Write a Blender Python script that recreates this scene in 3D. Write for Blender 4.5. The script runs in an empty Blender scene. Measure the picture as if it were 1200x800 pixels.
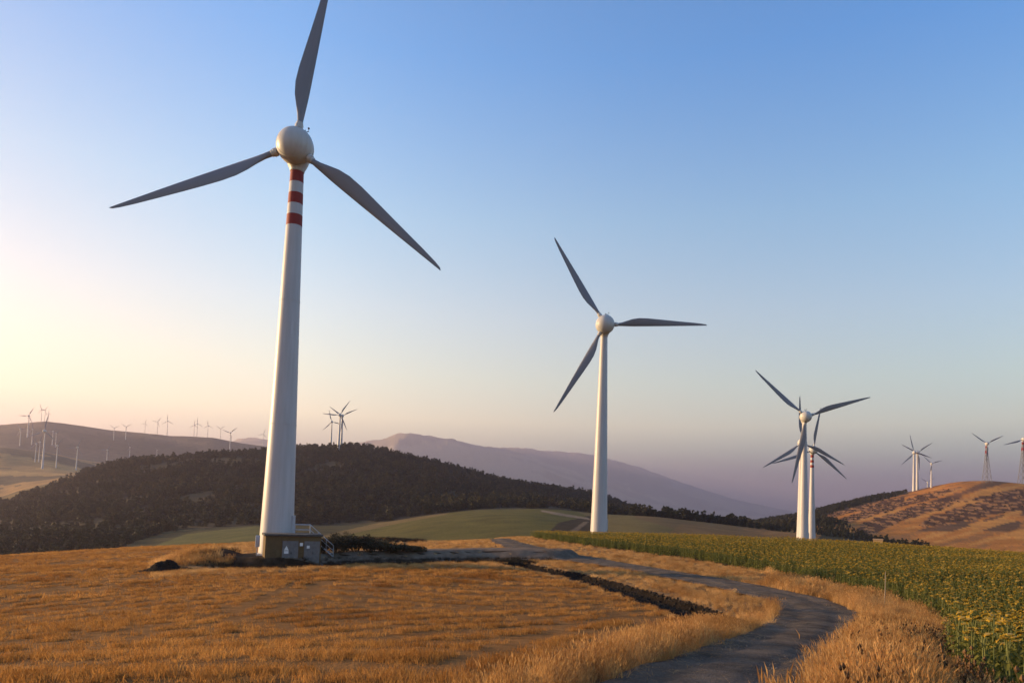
import bpy, bmesh, math, random
import numpy as np
from mathutils import Matrix, Vector

random.seed(7); RNG = np.random.default_rng(7)
scene = bpy.context.scene
COL = scene.collection
R = math.radians

# ------------------------------------------------------------------ camera, sky, sun, exposure
CZ = 6.0                                   # camera height above the turbine plain's datum
FPX, PITCH, ROLL, PY = 800.0, R(3.6), R(2.0), 541.7
SUN_AZ, SUN_EL = R(-76), R(9.5)            # azimuth from +Y, clockwise positive
cp, sp = math.cos(PITCH), math.sin(PITCH)
fw = np.array([0, cp, sp]); r0 = np.array([1.0, 0, 0]); u0 = np.array([0, -sp, cp])
RT = r0 * math.cos(ROLL) + u0 * math.sin(ROLL)
UP = u0 * math.cos(ROLL) - r0 * math.sin(ROLL)
cam_d = bpy.data.cameras.new('camera'); cam = bpy.data.objects.new('camera', cam_d); COL.objects.link(cam)
cam.matrix_world = Matrix(((RT[0], UP[0], -fw[0], 0), (RT[1], UP[1], -fw[1], 0), (RT[2], UP[2], -fw[2], CZ), (0, 0, 0, 1)))
cam_d.sensor_width = 36; cam_d.lens = 36 * FPX / 1200; cam_d.shift_y = (PY - 400) / 1200
cam_d.clip_start = 0.1; cam_d.clip_end = 60000
scene.camera = cam

world = bpy.data.worlds.new('World'); scene.world = world; world.use_nodes = True
wn = world.node_tree.nodes; wn.clear()
sky = wn.new('ShaderNodeTexSky'); sky.sky_type = 'NISHITA'; sky.sun_disc = False
sky.sun_elevation = SUN_EL; sky.sun_rotation = SUN_AZ
sky.altitude = 600; sky.air_density = 1.0; sky.dust_density = 0.25; sky.ozone_density = 1.5
bg = wn.new('ShaderNodeBackground'); bg.inputs[1].default_value = 0.15
wo = wn.new('ShaderNodeOutputWorld')
tcw = wn.new('ShaderNodeTexCoord'); sepw = wn.new('ShaderNodeSeparateXYZ'); rampw = wn.new('ShaderNodeValToRGB'); mulw = wn.new('ShaderNodeMixRGB')
SKY_TINT = [(0.0, (0.42, 0.40, 0.62)), (0.055, (0.70, 0.59, 0.63)), (0.085, (1.35, 1.03, 0.80)), (0.12, (2.2, 1.42, 0.94)), (0.18, (2.2, 1.56, 1.06)), (0.27, (2.08, 1.62, 1.29)), (0.39, (1.58, 1.62, 1.50)), (0.56, (0.74, 1.34, 1.74)), (0.85, (0.5, 1.0, 1.5))]
els = rampw.color_ramp.elements                       # the evening sky's own colours by height above the horizon
while len(els) < len(SKY_TINT): els.new(0.5)
for e_, (p_, c_) in zip(els, SKY_TINT): e_.position = p_; e_.color = (*[v / 2.2 for v in c_], 1)
mulw.blend_type = 'MULTIPLY'; mulw.inputs[0].default_value = 1.0
WL = world.node_tree.links
WL.new(tcw.outputs['Generated'], sepw.inputs[0]); WL.new(sepw.outputs['Z'], rampw.inputs[0]); WL.new(sky.outputs[0], mulw.inputs[1]); WL.new(rampw.outputs[0], mulw.inputs[2])
dotw = wn.new('ShaderNodeVectorMath'); dotw.operation = 'DOT_PRODUCT'; dotw.inputs[1].default_value = (math.sin(SUN_AZ) * math.cos(SUN_EL), math.cos(SUN_AZ) * math.cos(SUN_EL), math.sin(SUN_EL))
mapw = wn.new('ShaderNodeMath'); mapw.operation = 'MULTIPLY_ADD'; mapw.inputs[1].default_value = 0.5; mapw.inputs[2].default_value = 0.5; ramp2 = wn.new('ShaderNodeValToRGB'); mul2 = wn.new('ShaderNodeMixRGB'); mul2.blend_type = 'MULTIPLY'; mul2.inputs[0].default_value = 1.0
SUNWARD = [(0.35, (0.78, 0.90, 1.0)), (0.64, (1, 1, 1)), (0.775, (1, 1, 0.97)), (0.89, (0.79, 0.765, 0.755)), (1.0, (0.78, 0.74, 0.72))]      # calmer glow towards the sun
el2 = ramp2.color_ramp.elements
while len(el2) < len(SUNWARD): el2.new(0.5)
for e_, (p_, c_) in zip(el2, SUNWARD): e_.position = p_; e_.color = (*c_, 1)
WL.new(tcw.outputs['Generated'], dotw.inputs[0]); WL.new(dotw.outputs['Value'], mapw.inputs[0]); WL.new(mapw.outputs[0], ramp2.inputs[0]); WL.new(mulw.outputs[0], mul2.inputs[1]); WL.new(ramp2.outputs[0], mul2.inputs[2])
WL.new(mul2.outputs[0], bg.inputs[0]); WL.new(bg.outputs[0], wo.inputs[0])

sun_d = bpy.data.lights.new('sun', 'SUN'); sun = bpy.data.objects.new('sun', sun_d); COL.objects.link(sun)
sun_d.energy = 4.3; sun_d.angle = R(0.5); sun_d.color = (1.0, 0.67, 0.34)
sdir = Vector((math.sin(SUN_AZ) * math.cos(SUN_EL), math.cos(SUN_AZ) * math.cos(SUN_EL), math.sin(SUN_EL)))
sun.rotation_euler = sdir.to_track_quat('Z', 'Y').to_euler()

vs = scene.view_settings; vs.view_transform = 'Standard'; vs.look = 'None'; vs.gamma = 1.0; vs.use_curve_mapping = False
vs.exposure = 1.92
HAZE_DENSITY = 1.5e-4
scene.cycles.use_denoising = True
scene.cycles.max_bounces = 6; scene.cycles.volume_bounces = 1
scene.cycles.transparent_max_bounces = 8

# ------------------------------------------------------------------ pixel <-> ray helpers (1200x800 photo pixels)
def ray(u, v):
    d = RT[None] * ((np.atleast_1d(u) - 600) / FPX)[:, None] - UP[None] * ((np.atleast_1d(v) - PY) / FPX)[:, None] + fw[None]
    return d
def az_tan(u, v):
    d = ray(u, v); h = np.hypot(d[:, 0], d[:, 1])
    return np.arctan2(d[:, 0], d[:, 1]), d[:, 2] / h
def project(x, y, z):
    z = z - CZ
    a = x * RT[0] + y * RT[1] + z * RT[2]; b = x * UP[0] + y * UP[1] + z * UP[2]; c = x * fw[0] + y * fw[1] + z * fw[2]
    c = np.where(c < 0.05, np.nan, c)
    return 600 + FPX * a / c, PY - FPX * b / c
def horizon(u): return 592 + (u - 600) * math.tan(ROLL)
def in_poly(u, v, poly):
    P = np.asarray(poly, float); inside = np.zeros(np.shape(u), bool); n = len(P)
    with np.errstate(invalid='ignore', divide='ignore'):
        for i in range(n):
            x1, y1 = P[i]; x2, y2 = P[(i + 1) % n]
            c = ((y1 > v) != (y2 > v)) & (u < (x2 - x1) * (v - y1) / (y2 - y1 + 1e-12) + x1)
            inside ^= c
    return inside

# ------------------------------------------------------------------ numpy noise
_H = np.random.default_rng(3).random((256, 256))
def vnoise(x, y):
    xi = np.floor(x).astype(int); yi = np.floor(y).astype(int); fx = x - xi; fy = y - yi
    fx = fx * fx * (3 - 2 * fx); fy = fy * fy * (3 - 2 * fy)
    g = lambda a, b: _H[a & 255, b & 255]
    return (g(xi, yi) * (1 - fx) + g(xi + 1, yi) * fx) * (1 - fy) + (g(xi, yi + 1) * (1 - fx) + g(xi + 1, yi + 1) * fx) * fy
def fbm(x, y, o=4):
    s = 0; a = 0.5
    for i in range(o):
        s = s + a * (vnoise(x * 2 ** i + 17.3 * i, y * 2 ** i + 5.1 * i) - 0.5); a *= 0.5
    return s                                # about -0.45 .. 0.45
def sstep(a, b, x):
    t = np.clip((x - a) / (b - a), 0, 1); return t * t * (3 - 2 * t)

# ------------------------------------------------------------------ terrain: crest and dip lines at real distances
LAY = [   # distance (m), then the line's course as (photo column, row); first ones as plain heights below the camera
 (0.6, 'z', [(0, -2.7)]), (6, 'z', [(0, -2.85)]), (12, 'z', [(0, -3.1), (1200, -3.0)]),
 (25, 'z', [(0, -4.5), (600, -4.4), (1200, -4.2)]), (42, 'z', [(0, -6.2), (300, -5.6), (800, -5.3), (1200, -5.3)]),
 (72, 'v', [(-300, 690), (0, 672), (150, 664), (300, 659), (600, 657), (800, 664), (1000, 674), (1200, 685), (1500, 700)]),
 (120, 'v', [(-300, 664), (0, 651), (150, 642), (300, 636), (450, 638), (560, 634), (600, 631), (700, 632), (800, 635), (945, 641), (1050, 647), (1200, 658), (1500, 678)]),
 (200, 'v', [(-300, 690), (0, 672), (150, 660), (300, 645), (450, 641), (560, 634), (600, 630), (700, 629), (800, 632), (945, 638), (1050, 650), (1200, 666), (1500, 690)]),
 (320, 'v', [(-300, 670), (0, 655), (150, 642), (200, 636), (300, 622), (400, 626), (450, 622), (500, 612), (560, 605), (620, 603), (690, 611), (760, 609), (820, 617), (870, 624), (945, 632), (1050, 646), (1200, 656), (1500, 680)]),
 (430, 'v', [(-300, 650), (0, 637), (150, 625), (300, 615), (400, 616), (450, 612), (500, 604), (560, 597), (650, 596), (700, 602), (760, 604), (850, 614), (900, 621), (945, 625), (1000, 632), (1050, 640), (1200, 648), (1500, 660)]),
 (640, 'v', [(-300, 620), (0, 612), (150, 582), (300, 566), (420, 556), (500, 566), (600, 585), (700, 598), (760, 606), (850, 620), (900, 618), (945, 610), (1000, 604), (1050, 601), (1120, 599), (1200, 600), (1500, 620)]),
 (900, 'v', [(-300, 600), (0, 590), (30, 578), (60, 571), (90, 560), (110, 553), (150, 542), (200, 537), (250, 535), (320, 531), (380, 526), (420, 526), (455, 534), (500, 543), (550, 556), (600, 567), (650, 574), (690, 580), (740, 596), (780, 606), (850, 621), (880, 615), (900, 612), (945, 604), (1000, 589), (1030, 582), (1060, 577), (1075, 574), (1100, 569), (1125, 565), (1160, 564), (1200, 567), (1300, 572), (1500, 590)]),
 (1250, 'v', [(-300, 575), (0, 548), (60, 550), (110, 556), (150, 560), (300, 555), (500, 570), (700, 605), (860, 640), (1000, 615), (1200, 600), (1500, 610)]),
 (1500, 'v', [(-300, 545), (0, 524), (60, 531), (100, 540), (150, 548), (300, 545), (500, 580), (700, 615), (860, 640), (1000, 630), (1200, 610), (1500, 620)]),
 (1900, 'v', [(-300, 545), (0, 526), (60, 533), (100, 540), (150, 543), (300, 545), (500, 585), (700, 620), (860, 640), (1000, 640), (1200, 625), (1500, 630)]),
 (2600, 'v', [(-500, 520), (-300, 508), (-100, 501), (0, 498.5), (30, 496), (55, 494), (80, 497), (130, 504), (165, 507), (200, 511), (250, 513), (280, 519), (310, 523), (340, 529), (400, 548), (600, 598), (860, 630), (1200, 628), (1500, 630)]),
 (4200, 'v', [(-500, 550), (0, 545), (300, 550), (500, 585), (700, 610), (860, 622), (1200, 624), (1500, 630)]),
 (7500, 'v', [(-500, 552), (0, 535), (200, 530), (250, 523), (280, 513), (315, 515), (345, 524), (400, 524), (440, 517), (460, 511), (475, 508), (490, 510), (510, 513), (540, 516), (560, 519), (585, 524), (600, 527), (620, 533), (650, 543), (700, 560), (760, 583), (800, 596), (860, 606), (1000, 612), (1200, 618), (1500, 625)]),
 (12000, 'v', [(-500, 565), (0, 560), (300, 545), (500, 548), (560, 538), (590, 531), (615, 529), (640, 532), (690, 534), (715, 540), (760, 552), (800, 566), (860, 585), (930, 600), (1000, 608), (1200, 618), (1500, 627)]),
 (22000, 'v', [(-500, 563), (0, 577), (600, 596), (1200, 615), (1500, 625)]),
]
AZ = np.concatenate([np.linspace(-180, -52, 44, endpoint=False), np.linspace(-52, 52, 867), np.linspace(52, 180, 45)[1:]]) * math.pi / 180
RR = np.concatenate([np.exp(np.arange(math.log(0.6), math.log(160), 0.0085)), np.exp(np.arange(math.log(160), math.log(1500), 0.0125)), np.exp(np.linspace(math.log(1500), math.log(22000), 110))])
tab = []
for r, kind, pts in LAY:
    us = np.array([p[0] for p in pts], float); vv = np.array([p[1] for p in pts], float)
    if kind == 'z':
        a = np.arctan((us - 600) / FPX); t = vv / r
    else:
        a, t = az_tan(us, vv)
    fine = np.interp(AZ, a, t)
    if r > 100:                             # behind the camera and far to the sides the land calms down
        calm = min(t.mean(), 0.0) if r < 800 else (0.012 if r < 9000 else -0.012)
        w = sstep(R(50), R(75), np.abs(AZ)); fine = fine * (1 - w) + calm * w
    k = {120: 12, 200: 16, 320: 24, 430: 20, 640: 24}.get(int(r), 7 if r < 2000 else (11 if r > 5000 else 3)); ker = np.hanning(2 * k + 3)[1:-1]; ker /= ker.sum()
    inner = np.convolve(np.pad(fine, k, 'edge'), ker, 'valid')
    tab.append(inner * r)
tab = np.array(tab); ls = np.log([l[0] for l in LAY]); h = np.diff(ls)
dl = np.diff(tab, axis=0) / h[:, None]; m = np.zeros_like(tab)
for i in range(1, len(ls) - 1):             # monotone cubic through the lines
    w1 = 2 * h[i] + h[i - 1]; w2 = h[i] + 2 * h[i - 1]
    ok = dl[i - 1] * dl[i] > 0
    with np.errstate(divide='ignore', invalid='ignore'):
        m[i] = np.where(ok, (w1 + w2) / (w1 / dl[i - 1] + w2 / dl[i]), 0)
m[0] = dl[0]; m[-1] = dl[-1]
lr = np.log(RR); idx = np.clip(np.searchsorted(ls, lr) - 1, 0, len(ls) - 2)
t = ((lr - ls[idx]) / h[idx])[:, None]; hh = h[idx][:, None]
Z = (2 * t**3 - 3 * t**2 + 1) * tab[idx] + (t**3 - 2 * t**2 + t) * hh * m[idx] + (-2 * t**3 + 3 * t**2) * tab[idx + 1] + (t**3 - t**2) * hh * m[idx + 1]
Z = Z + CZ                                  # [r, az]
X = RR[:, None] * np.sin(AZ)[None]; Y = RR[:, None] * np.cos(AZ)[None]
rg = np.repeat(RR[:, None], len(AZ), 1)
Z += fbm(X / 3.0, Y / 3.0, 3) * 0.12 * sstep(5, 20, rg) * (1 - sstep(150, 300, rg))
Z += fbm(X / 40, Y / 40, 4) * 2.2 * sstep(300, 700, rg) + fbm(X / 260 + 9, Y / 260, 4) * 14 * sstep(900, 2500, rg) + fbm(X / 900 + 3, Y / 900, 5) * 70 * sstep(3500, 7000, rg) * (1 - sstep(13000, 18000, rg)) - np.abs(fbm(X / 420 + 31, Y / 420, 4)) * 190 * sstep(4500, 6500, rg) * (1 - sstep(9500, 13000, rg))

def terrain_z(x, y):
    x = np.asarray(x, float); y = np.asarray(y, float)
    a = np.arctan2(x, y); r = np.clip(np.hypot(x, y), RR[0], RR[-1] * 0.999)
    i = np.clip(np.searchsorted(RR, r) - 1, 0, len(RR) - 2); j = np.clip(np.searchsorted(AZ, a) - 1, 0, len(AZ) - 2)
    fr = (r - RR[i]) / (RR[i + 1] - RR[i]); fa = np.clip((a - AZ[j]) / (AZ[j + 1] - AZ[j]), 0, 1)
    return (Z[i, j] * (1 - fr) + Z[i + 1, j] * fr) * (1 - fa) + (Z[i, j + 1] * (1 - fr) + Z[i + 1, j + 1] * fr) * fa
def hit(u, v, rmin=3.0, rmax=6000.0, crest=False):
    """where the line of sight through a photo pixel meets the land (first hit beyond rmin; else the nearest crest)"""
    a, tn = az_tan(u, v); a = a[0]; tn = tn[0]
    rs = RR[(RR >= rmin) & (RR <= rmax)]; x = rs * math.sin(a); y = rs * math.cos(a)
    gap = (CZ + rs * tn - terrain_z(x, y))
    if not crest and (gap < 0).any() and gap[0] > 0:
        k = int(np.argmax(gap < 0)); f = gap[k - 1] / (gap[k - 1] - gap[k]); r = rs[k - 1] + f * (rs[k] - rs[k - 1])
    else:
        r = rs[int(np.argmin(np.abs(gap) / rs))]
    return Vector((r * math.sin(a), r * math.cos(a), float(terrain_z(r * math.sin(a), r * math.cos(a)))))
def at(u, v, dist):
    a, tn = az_tan(u, v); return Vector((dist * math.sin(a[0]), dist * math.cos(a[0]), CZ + dist * tn[0]))

# ------------------------------------------------------------------ land use outlines on the near plain
ROAD_L = [(470, 880), (600, 842), (690, 812), (760, 786), (830, 760), (880, 742), (905, 729), (914, 717), (895, 704), (850, 692), (790, 680), (730, 668), (680, 660), (640, 655), (612, 648), (590, 641), (578, 636), (574, 631.5)]
ROAD_R = [(940, 880), (955, 842), (952, 812), (956, 795), (978, 774), (1000, 752), (1012, 735), (1004, 719), (972, 705), (922, 693), (858, 681), (790, 670), (730, 660), (690, 653), (650, 645), (622, 639), (606, 635), (598, 631.5)]
TRACK_N = [(330, 663), (400, 661), (480, 659), (560, 657), (655, 656)]
TRACK_F = [(372, 652), (420, 651), (480, 650), (560, 648), (645, 650)]
ROAD = ROAD_L + ROAD_R[::-1]; TRACK = TRACK_N + TRACK_F[::-1]
DITCH_MID = [(606, 661), (660, 671), (700, 681), (760, 699), (800, 711), (832, 725)]
SUNF = [(606, 620), (606, 627), (650, 634), (700, 641), (800, 654), (900, 671), (985, 690), (1045, 704), (1100, 730), (1116, 750), (1108, 775), (1128, 804), (1200, 835), (1300, 880), (1700, 1060), (1800, 600), (1200, 600)]
FIELD = [(-900, 1500), (380, 900), (560, 826), (640, 795), (700, 777), (760, 757), (806, 737), (820, 728), (790, 715), (740, 700), (680, 684), (620, 669), (560, 665), (400, 667), (300, 671), (240, 673), (178, 678), (176, 660), (240, 644), (300, 632), (300, 600), (-900, 600)]
def resample(pts, n):
    P = np.array(pts, float); s = np.r_[0, np.cumsum(np.hypot(*np.diff(P, axis=0).T))]
    q = np.linspace(0, s[-1], n); return np.c_[np.interp(q, s, P[:, 0]), np.interp(q, s, P[:, 1])]
def smooth_line(P, k=7):
    ker = np.hanning(k + 2)[1:-1]; ker /= ker.sum(); Q = np.pad(P, ((k // 2, k // 2), (0, 0)), 'edge')
    return np.c_[np.convolve(Q[:, 0], ker, 'valid'), np.convolve(Q[:, 1], ker, 'valid')]
def to_ground(pts):
    return np.array([hit(u, v, 2.0, 128.0)[:2] for u, v in pts])
def line_dist(x, y, P):
    d = np.full(np.shape(x), 1e9); s = np.zeros(np.shape(x)); L = np.r_[0, np.cumsum(np.hypot(*np.diff(P, axis=0).T))]
    for i in range(len(P) - 1):
        ax, ay = P[i]; bx, by = P[i + 1] - P[i]; q = np.clip(((x - ax) * bx + (y - ay) * by) / (bx * bx + by * by), 0, 1)
        e = np.hypot(x - ax - q * bx, y - ay - q * by); m_ = e < d; d = np.where(m_, e, d); s = np.where(m_, (L[i] + q * (L[i + 1] - L[i])) / L[-1], s)
    return d, s
road_l = smooth_line(resample(to_ground(ROAD_L), 260), 15); road_r = smooth_line(resample(to_ground(ROAD_R), 260), 15)
track_n = smooth_line(resample(to_ground(TRACK_N), 80), 7); track_f = smooth_line(resample(to_ground(TRACK_F), 80), 7)
ditch_m = to_ground(DITCH_MID)
for q_, sg_ in ((road_l, 1), (road_r, 2)): q_ += np.c_[fbm(q_[:, 0] * .5 + 9 * sg_, q_[:, 1] * .5, 3), fbm(q_[:, 0] * .5, q_[:, 1] * .5 + 7 * sg_, 3)] * 0.55
road_m = (road_l + road_r) / 2; track_m = (track_n + track_f) / 2
MAIN = hit(322.5, 659, 30, 128)                     # foot of the nearest turbine
near = rg < 150
xn, yn = X[near], Y[near]
dd, ds = line_dist(xn, yn, ditch_m)
carve = -0.42 * (1 - sstep(1.0, 1.6, dd + 0.5 * fbm(xn * 1.5, yn * 1.5, 3)))
td, _ = line_dist(xn, yn, track_m); pad = np.hypot(xn - MAIN.x, yn - MAIN.y)
lift = 0.8 * np.maximum(1 - sstep(2.0, 3.4, td), 1 - sstep(4.6, 6.0, pad))
mound = hit(252, 660, 30, 128); lift = np.maximum(lift, 1.5 * np.exp(-(((xn - mound.x) / 3.4) ** 2 + ((yn - mound.y) / 3.4) ** 2)))
pit = hit(192, 668, 30, 128); pd = np.hypot((xn - pit.x) / 1.5, (yn - pit.y) / 1.7)
lift = np.maximum(lift, (0.62 + 1.5 * fbm(xn * 0.9, yn * 0.9, 4)) * (1 - sstep(0.2, 1.25, pd + 0.9 * fbm(xn * .7 + 4, yn * .7, 3))))
berm = hit(430, 637, 30, 128); lift += 1.0 * np.exp(-(((xn - berm.x) / 9) ** 2 + ((yn - berm.y) / 4.0) ** 2))
Z[near] = Z[near] + carve + lift
MAIN.z = float(terrain_z(MAIN.x, MAIN.y))

# ------------------------------------------------------------------ material helpers
def lin(c):
    return tuple(((v / 12.92) if v <= 0.04045 else ((v + 0.055) / 1.055) ** 2.4) for v in c)
class NT:
    def __init__(s, name):
        s.m = bpy.data.materials.new(name); s.m.use_nodes = True; s.t = s.m.node_tree; s.t.nodes.clear()
        s.out = s.n('ShaderNodeOutputMaterial'); s.b = s.n('ShaderNodeBsdfPrincipled'); s.l(s.b.outputs[0], s.out.inputs[0])
    def n(s, t, **k):
        o = s.t.nodes.new(t)
        for a, v in k.items(): setattr(o, a, v)
        return o
    def l(s, a, b): s.t.links.new(a, b)
    def noise(s, scale, detail=4, rough=0.55, coord='Object', dist=0.0, vec=None):
        if vec is None:
            tc = s.n('ShaderNodeTexCoord'); vec = tc.outputs[coord]
        o = s.n('ShaderNodeTexNoise'); o.inputs['Scale'].default_value = scale; o.inputs['Detail'].default_value = detail
        o.inputs['Roughness'].default_value = rough; o.inputs['Distortion'].default_value = dist; s.l(vec, o.inputs['Vector']); return o.outputs['Fac']
    def ramp(s, fac, stops):
        o = s.n('ShaderNodeValToRGB'); e = o.color_ramp.elements
        while len(e) < len(stops): e.new(0.5)
        for x, (p, c) in zip(e, stops): x.position = p; x.color = (*c, 1) if len(c) == 3 else c
        s.l(fac, o.inputs[0]); return o.outputs[0]
    def mix(s, a, b, fac, mode='MIX'):
        o = s.n('ShaderNodeMix', data_type='RGBA', blend_type=mode)
        for v, i in ((fac, 0), (a, 6), (b, 7)):
            if hasattr(v, 'is_output'): s.l(v, o.inputs[i])
            else: o.inputs[i].default_value = v if i == 0 else (*v, 1)
        return o.outputs[2]
    def bump(s, fac, strength, dist):
        o = s.n('ShaderNodeBump'); o.inputs['Strength'].default_value = strength; o.inputs['Distance'].default_value = dist
        s.l(fac, o.inputs['Height']); s.l(o.outputs[0], s.b.inputs['Normal'])
    def base(s, c, rough=0.8):
        if hasattr(c, 'is_output'): s.l(c, s.b.inputs['Base Color'])
        else: s.b.inputs['Base Color'].default_value = (*c, 1)
        s.b.inputs['Roughness'].default_value = rough; s.b.inputs['Specular IOR Level'].default_value = 0.25; return s
def speckled(name, c1, c2, scale, rough=0.8, bump=None, coord='Object', spec=0.25):
    a = NT(name); f = a.noise(scale, 5, 0.6, coord); a.base(a.ramp(f, [(0.3, c1), (0.7, c2)]), rough)
    a.b.inputs['Specular IOR Level'].default_value = spec
    if bump: a.bump(f, bump[0], bump[1])
    return a.m
def leafy(name, c1, c2, trans=0.35, per='Random', rough=0.75, patch=None, soft=False):
    """foliage: per-instance hue shift, thin translucent blades"""
    a = NT(name); oi = a.n('ShaderNodeObjectInfo'); f = a.noise(3.0, 2)
    mx = a.n('ShaderNodeMath', operation='ADD'); a.l(oi.outputs['Random'], mx.inputs[0]); a.l(f, mx.inputs[1])
    md = a.n('ShaderNodeMath', operation='MULTIPLY'); a.l(mx.outputs[0], md.inputs[0]); md.inputs[1].default_value = 0.5
    c = a.ramp(md.outputs[0], [(0.2, c1), (0.8, c2)])
    if patch: c = a.mix(c, a.ramp(a.noise(patch, 4, 0.6, vec=oi.outputs['Location']), [(0.34, (0.72, 0.62, 0.52)), (0.5, (1, 1, 1)), (0.66, (1.22, 1.25, 1.3))] if soft else [(0.32, (0.55, 0.6, 0.55)), (0.5, (1, 1, 1)), (0.66, (1.9, 1.45, 1.1))]), 1.0, 'MULTIPLY')
    a.base(c, rough)
    tr = a.n('ShaderNodeBsdfTranslucent'); a.l(c, tr.inputs[0]); ms = a.n('ShaderNodeMixShader'); ms.inputs[0].default_value = trans
    a.l(a.b.outputs[0], ms.inputs[1]); a.l(tr.outputs[0], ms.inputs[2]); a.l(ms.outputs[0], a.out.inputs[0]); return a.m

def painted_metal(name, c, dirt, rough=0.45):
    a = NT(name); tc = a.n('ShaderNodeTexCoord'); mp = a.n('ShaderNodeMapping'); mp.inputs['Scale'].default_value = (3.0, 3.0, 0.16)
    a.l(tc.outputs['Object'], mp.inputs[0]); f = a.noise(1.0, 6, 0.65, vec=mp.outputs[0]); g = a.noise(0.35, 3)
    col = a.ramp(f, [(0.30, dirt), (0.62, c)]); col = a.mix(col, tuple(v * 0.9 for v in c), g); a.base(col, rough); a.b.inputs['Specular IOR Level'].default_value = 0.4
    return a.m
M = {}
M['white'] = painted_metal('white tower paint', (0.51, 0.485, 0.475), (0.37, 0.34, 0.31))
M['nacelle'] = painted_metal('off white nacelle paint', (0.55, 0.53, 0.49), (0.43, 0.405, 0.365), 0.45)
M['red'] = painted_metal('red band paint', (0.25, 0.014, 0.006), (0.20, 0.012, 0.006), 0.65)
M['blade'] = painted_metal('grey blade paint', (0.215, 0.215, 0.235), (0.175, 0.172, 0.185), 0.45)
M['steel'] = speckled('galvanised steel', (0.32, 0.32, 0.33), (0.5, 0.5, 0.5), 6, 0.45); 
M['lattice'] = speckled('weathered lattice steel', (0.16, 0.15, 0.15), (0.26, 0.25, 0.24), 5, 0.6); M['dark'] = speckled('dark metal', (0.03, 0.03, 0.03), (0.06, 0.06, 0.06), 8, 0.5)
M['concrete'] = speckled('weathered concrete', (0.20, 0.19, 0.17), (0.34, 0.32, 0.29), 2.5, 0.9, (0.3, 0.02))
M['roof_slab'] = speckled('dark roof slab', (0.06, 0.055, 0.05), (0.11, 0.10, 0.09), 3, 0.9); M['hut_wall'] = speckled('ochre kiosk render', (0.10, 0.066, 0.030), (0.15, 0.10, 0.046), 3, 0.9, (0.2, 0.01))
M['hut_door'] = speckled('grey kiosk door', (0.13, 0.125, 0.12), (0.19, 0.18, 0.17), 4, 0.55)
M['sign_white'] = speckled('white sign enamel', (0.65, 0.65, 0.62), (0.75, 0.75, 0.72), 8, 0.5)
M['sign_yellow'] = speckled('yellow sign enamel', (0.7, 0.45, 0.03), (0.75, 0.5, 0.05), 8, 0.5)
M['gravel'] = None
M['bark'] = speckled('bark', (0.045, 0.033, 0.024), (0.10, 0.075, 0.055), 5, 0.95)
M['leaf_dark'] = leafy('dark tree leaves', (0.022, 0.030, 0.014), (0.055, 0.062, 0.026), 0.2)
M['leaf_forest'] = leafy('forest leaves', (0.020, 0.023, 0.010), (0.052, 0.050, 0.020), 0.12, patch=0.014)
M['leaf_shrub'] = leafy('dark shrub leaves', (0.028, 0.026, 0.014), (0.07, 0.058, 0.028), 0.2)
M['straw'] = leafy('dry roadside grass', (0.37, 0.19, 0.058), (0.72, 0.46, 0.18), 0.5, patch=0.32, soft=True)
M['stubble'] = leafy('golden stubble', (0.27, 0.12, 0.028), (0.54, 0.275, 0.072), 0.42, patch=0.16, soft=True)
M['weed'] = leafy('brown seeding weed', (0.10, 0.055, 0.025), (0.22, 0.12, 0.05), 0.3)
M['bank'] = leafy('shade toned bank weeds', (0.012, 0.010, 0.006), (0.040, 0.029, 0.015), 0.1)  # near-black tone carries the track bank's shade
M['sf_leaf'] = leafy('sunflower leaves', (0.065, 0.082, 0.014), (0.23, 0.205, 0.036), 0.4)
M['sf_stem'] = leafy('sunflower stem', (0.12, 0.14, 0.04), (0.19, 0.19, 0.06), 0.1)
M['sf_petal'] = leafy('sunflower petals', (0.46, 0.26, 0.016), (0.68, 0.42, 0.04), 0.45)
M['sf_disc'] = speckled('sunflower disc', (0.19, 0.13, 0.03), (0.34, 0.24, 0.055), 30, 0.9)

# ------------------------------------------------------------------ object helpers
def tag(o, label=None, cat=None, group=None, kind=None):
    if label: o['label'] = label
    if cat: o['category'] = cat
    if group: o['group'] = group
    if kind: o['kind'] = kind
    return o
def empty(name, loc=(0, 0, 0), rz=0.0, sc=1.0):
    o = bpy.data.objects.new(name, None); COL.objects.link(o); o.location = loc; o.rotation_euler = (0, 0, rz); o.scale = (sc, sc, sc)
    o.empty_display_size = 0.5; return o
def np_mesh(name, V, F, mats, smooth=False, mi=None, link=True, parent=None):
    me = bpy.data.meshes.new(name); V = np.asarray(V, np.float32); n = len(F)
    if isinstance(F, np.ndarray):
        k = F.shape[1]; me.vertices.add(len(V)); me.vertices.foreach_set('co', V.ravel()); me.loops.add(n * k); me.polygons.add(n)
        me.loops.foreach_set('vertex_index', F.astype(np.int32).ravel()); me.polygons.foreach_set('loop_start', np.arange(0, n * k, k, dtype=np.int32))
        me.update(calc_edges=True)
    else:
        me.from_pydata([tuple(map(float, v)) for v in V], [], [tuple(int(i) for i in f) for f in F])
    for mt in (mats if isinstance(mats, (list, tuple)) else [mats]): me.materials.append(mt)
    if mi is not None: me.polygons.foreach_set('material_index', np.asarray(mi, np.int32))
    if smooth: me.polygons.foreach_set('use_smooth', np.ones(n, bool))
    me.validate(); o = bpy.data.objects.new(name, me)
    if link: COL.objects.link(o)
    if parent: o.parent = parent
    return o
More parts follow.
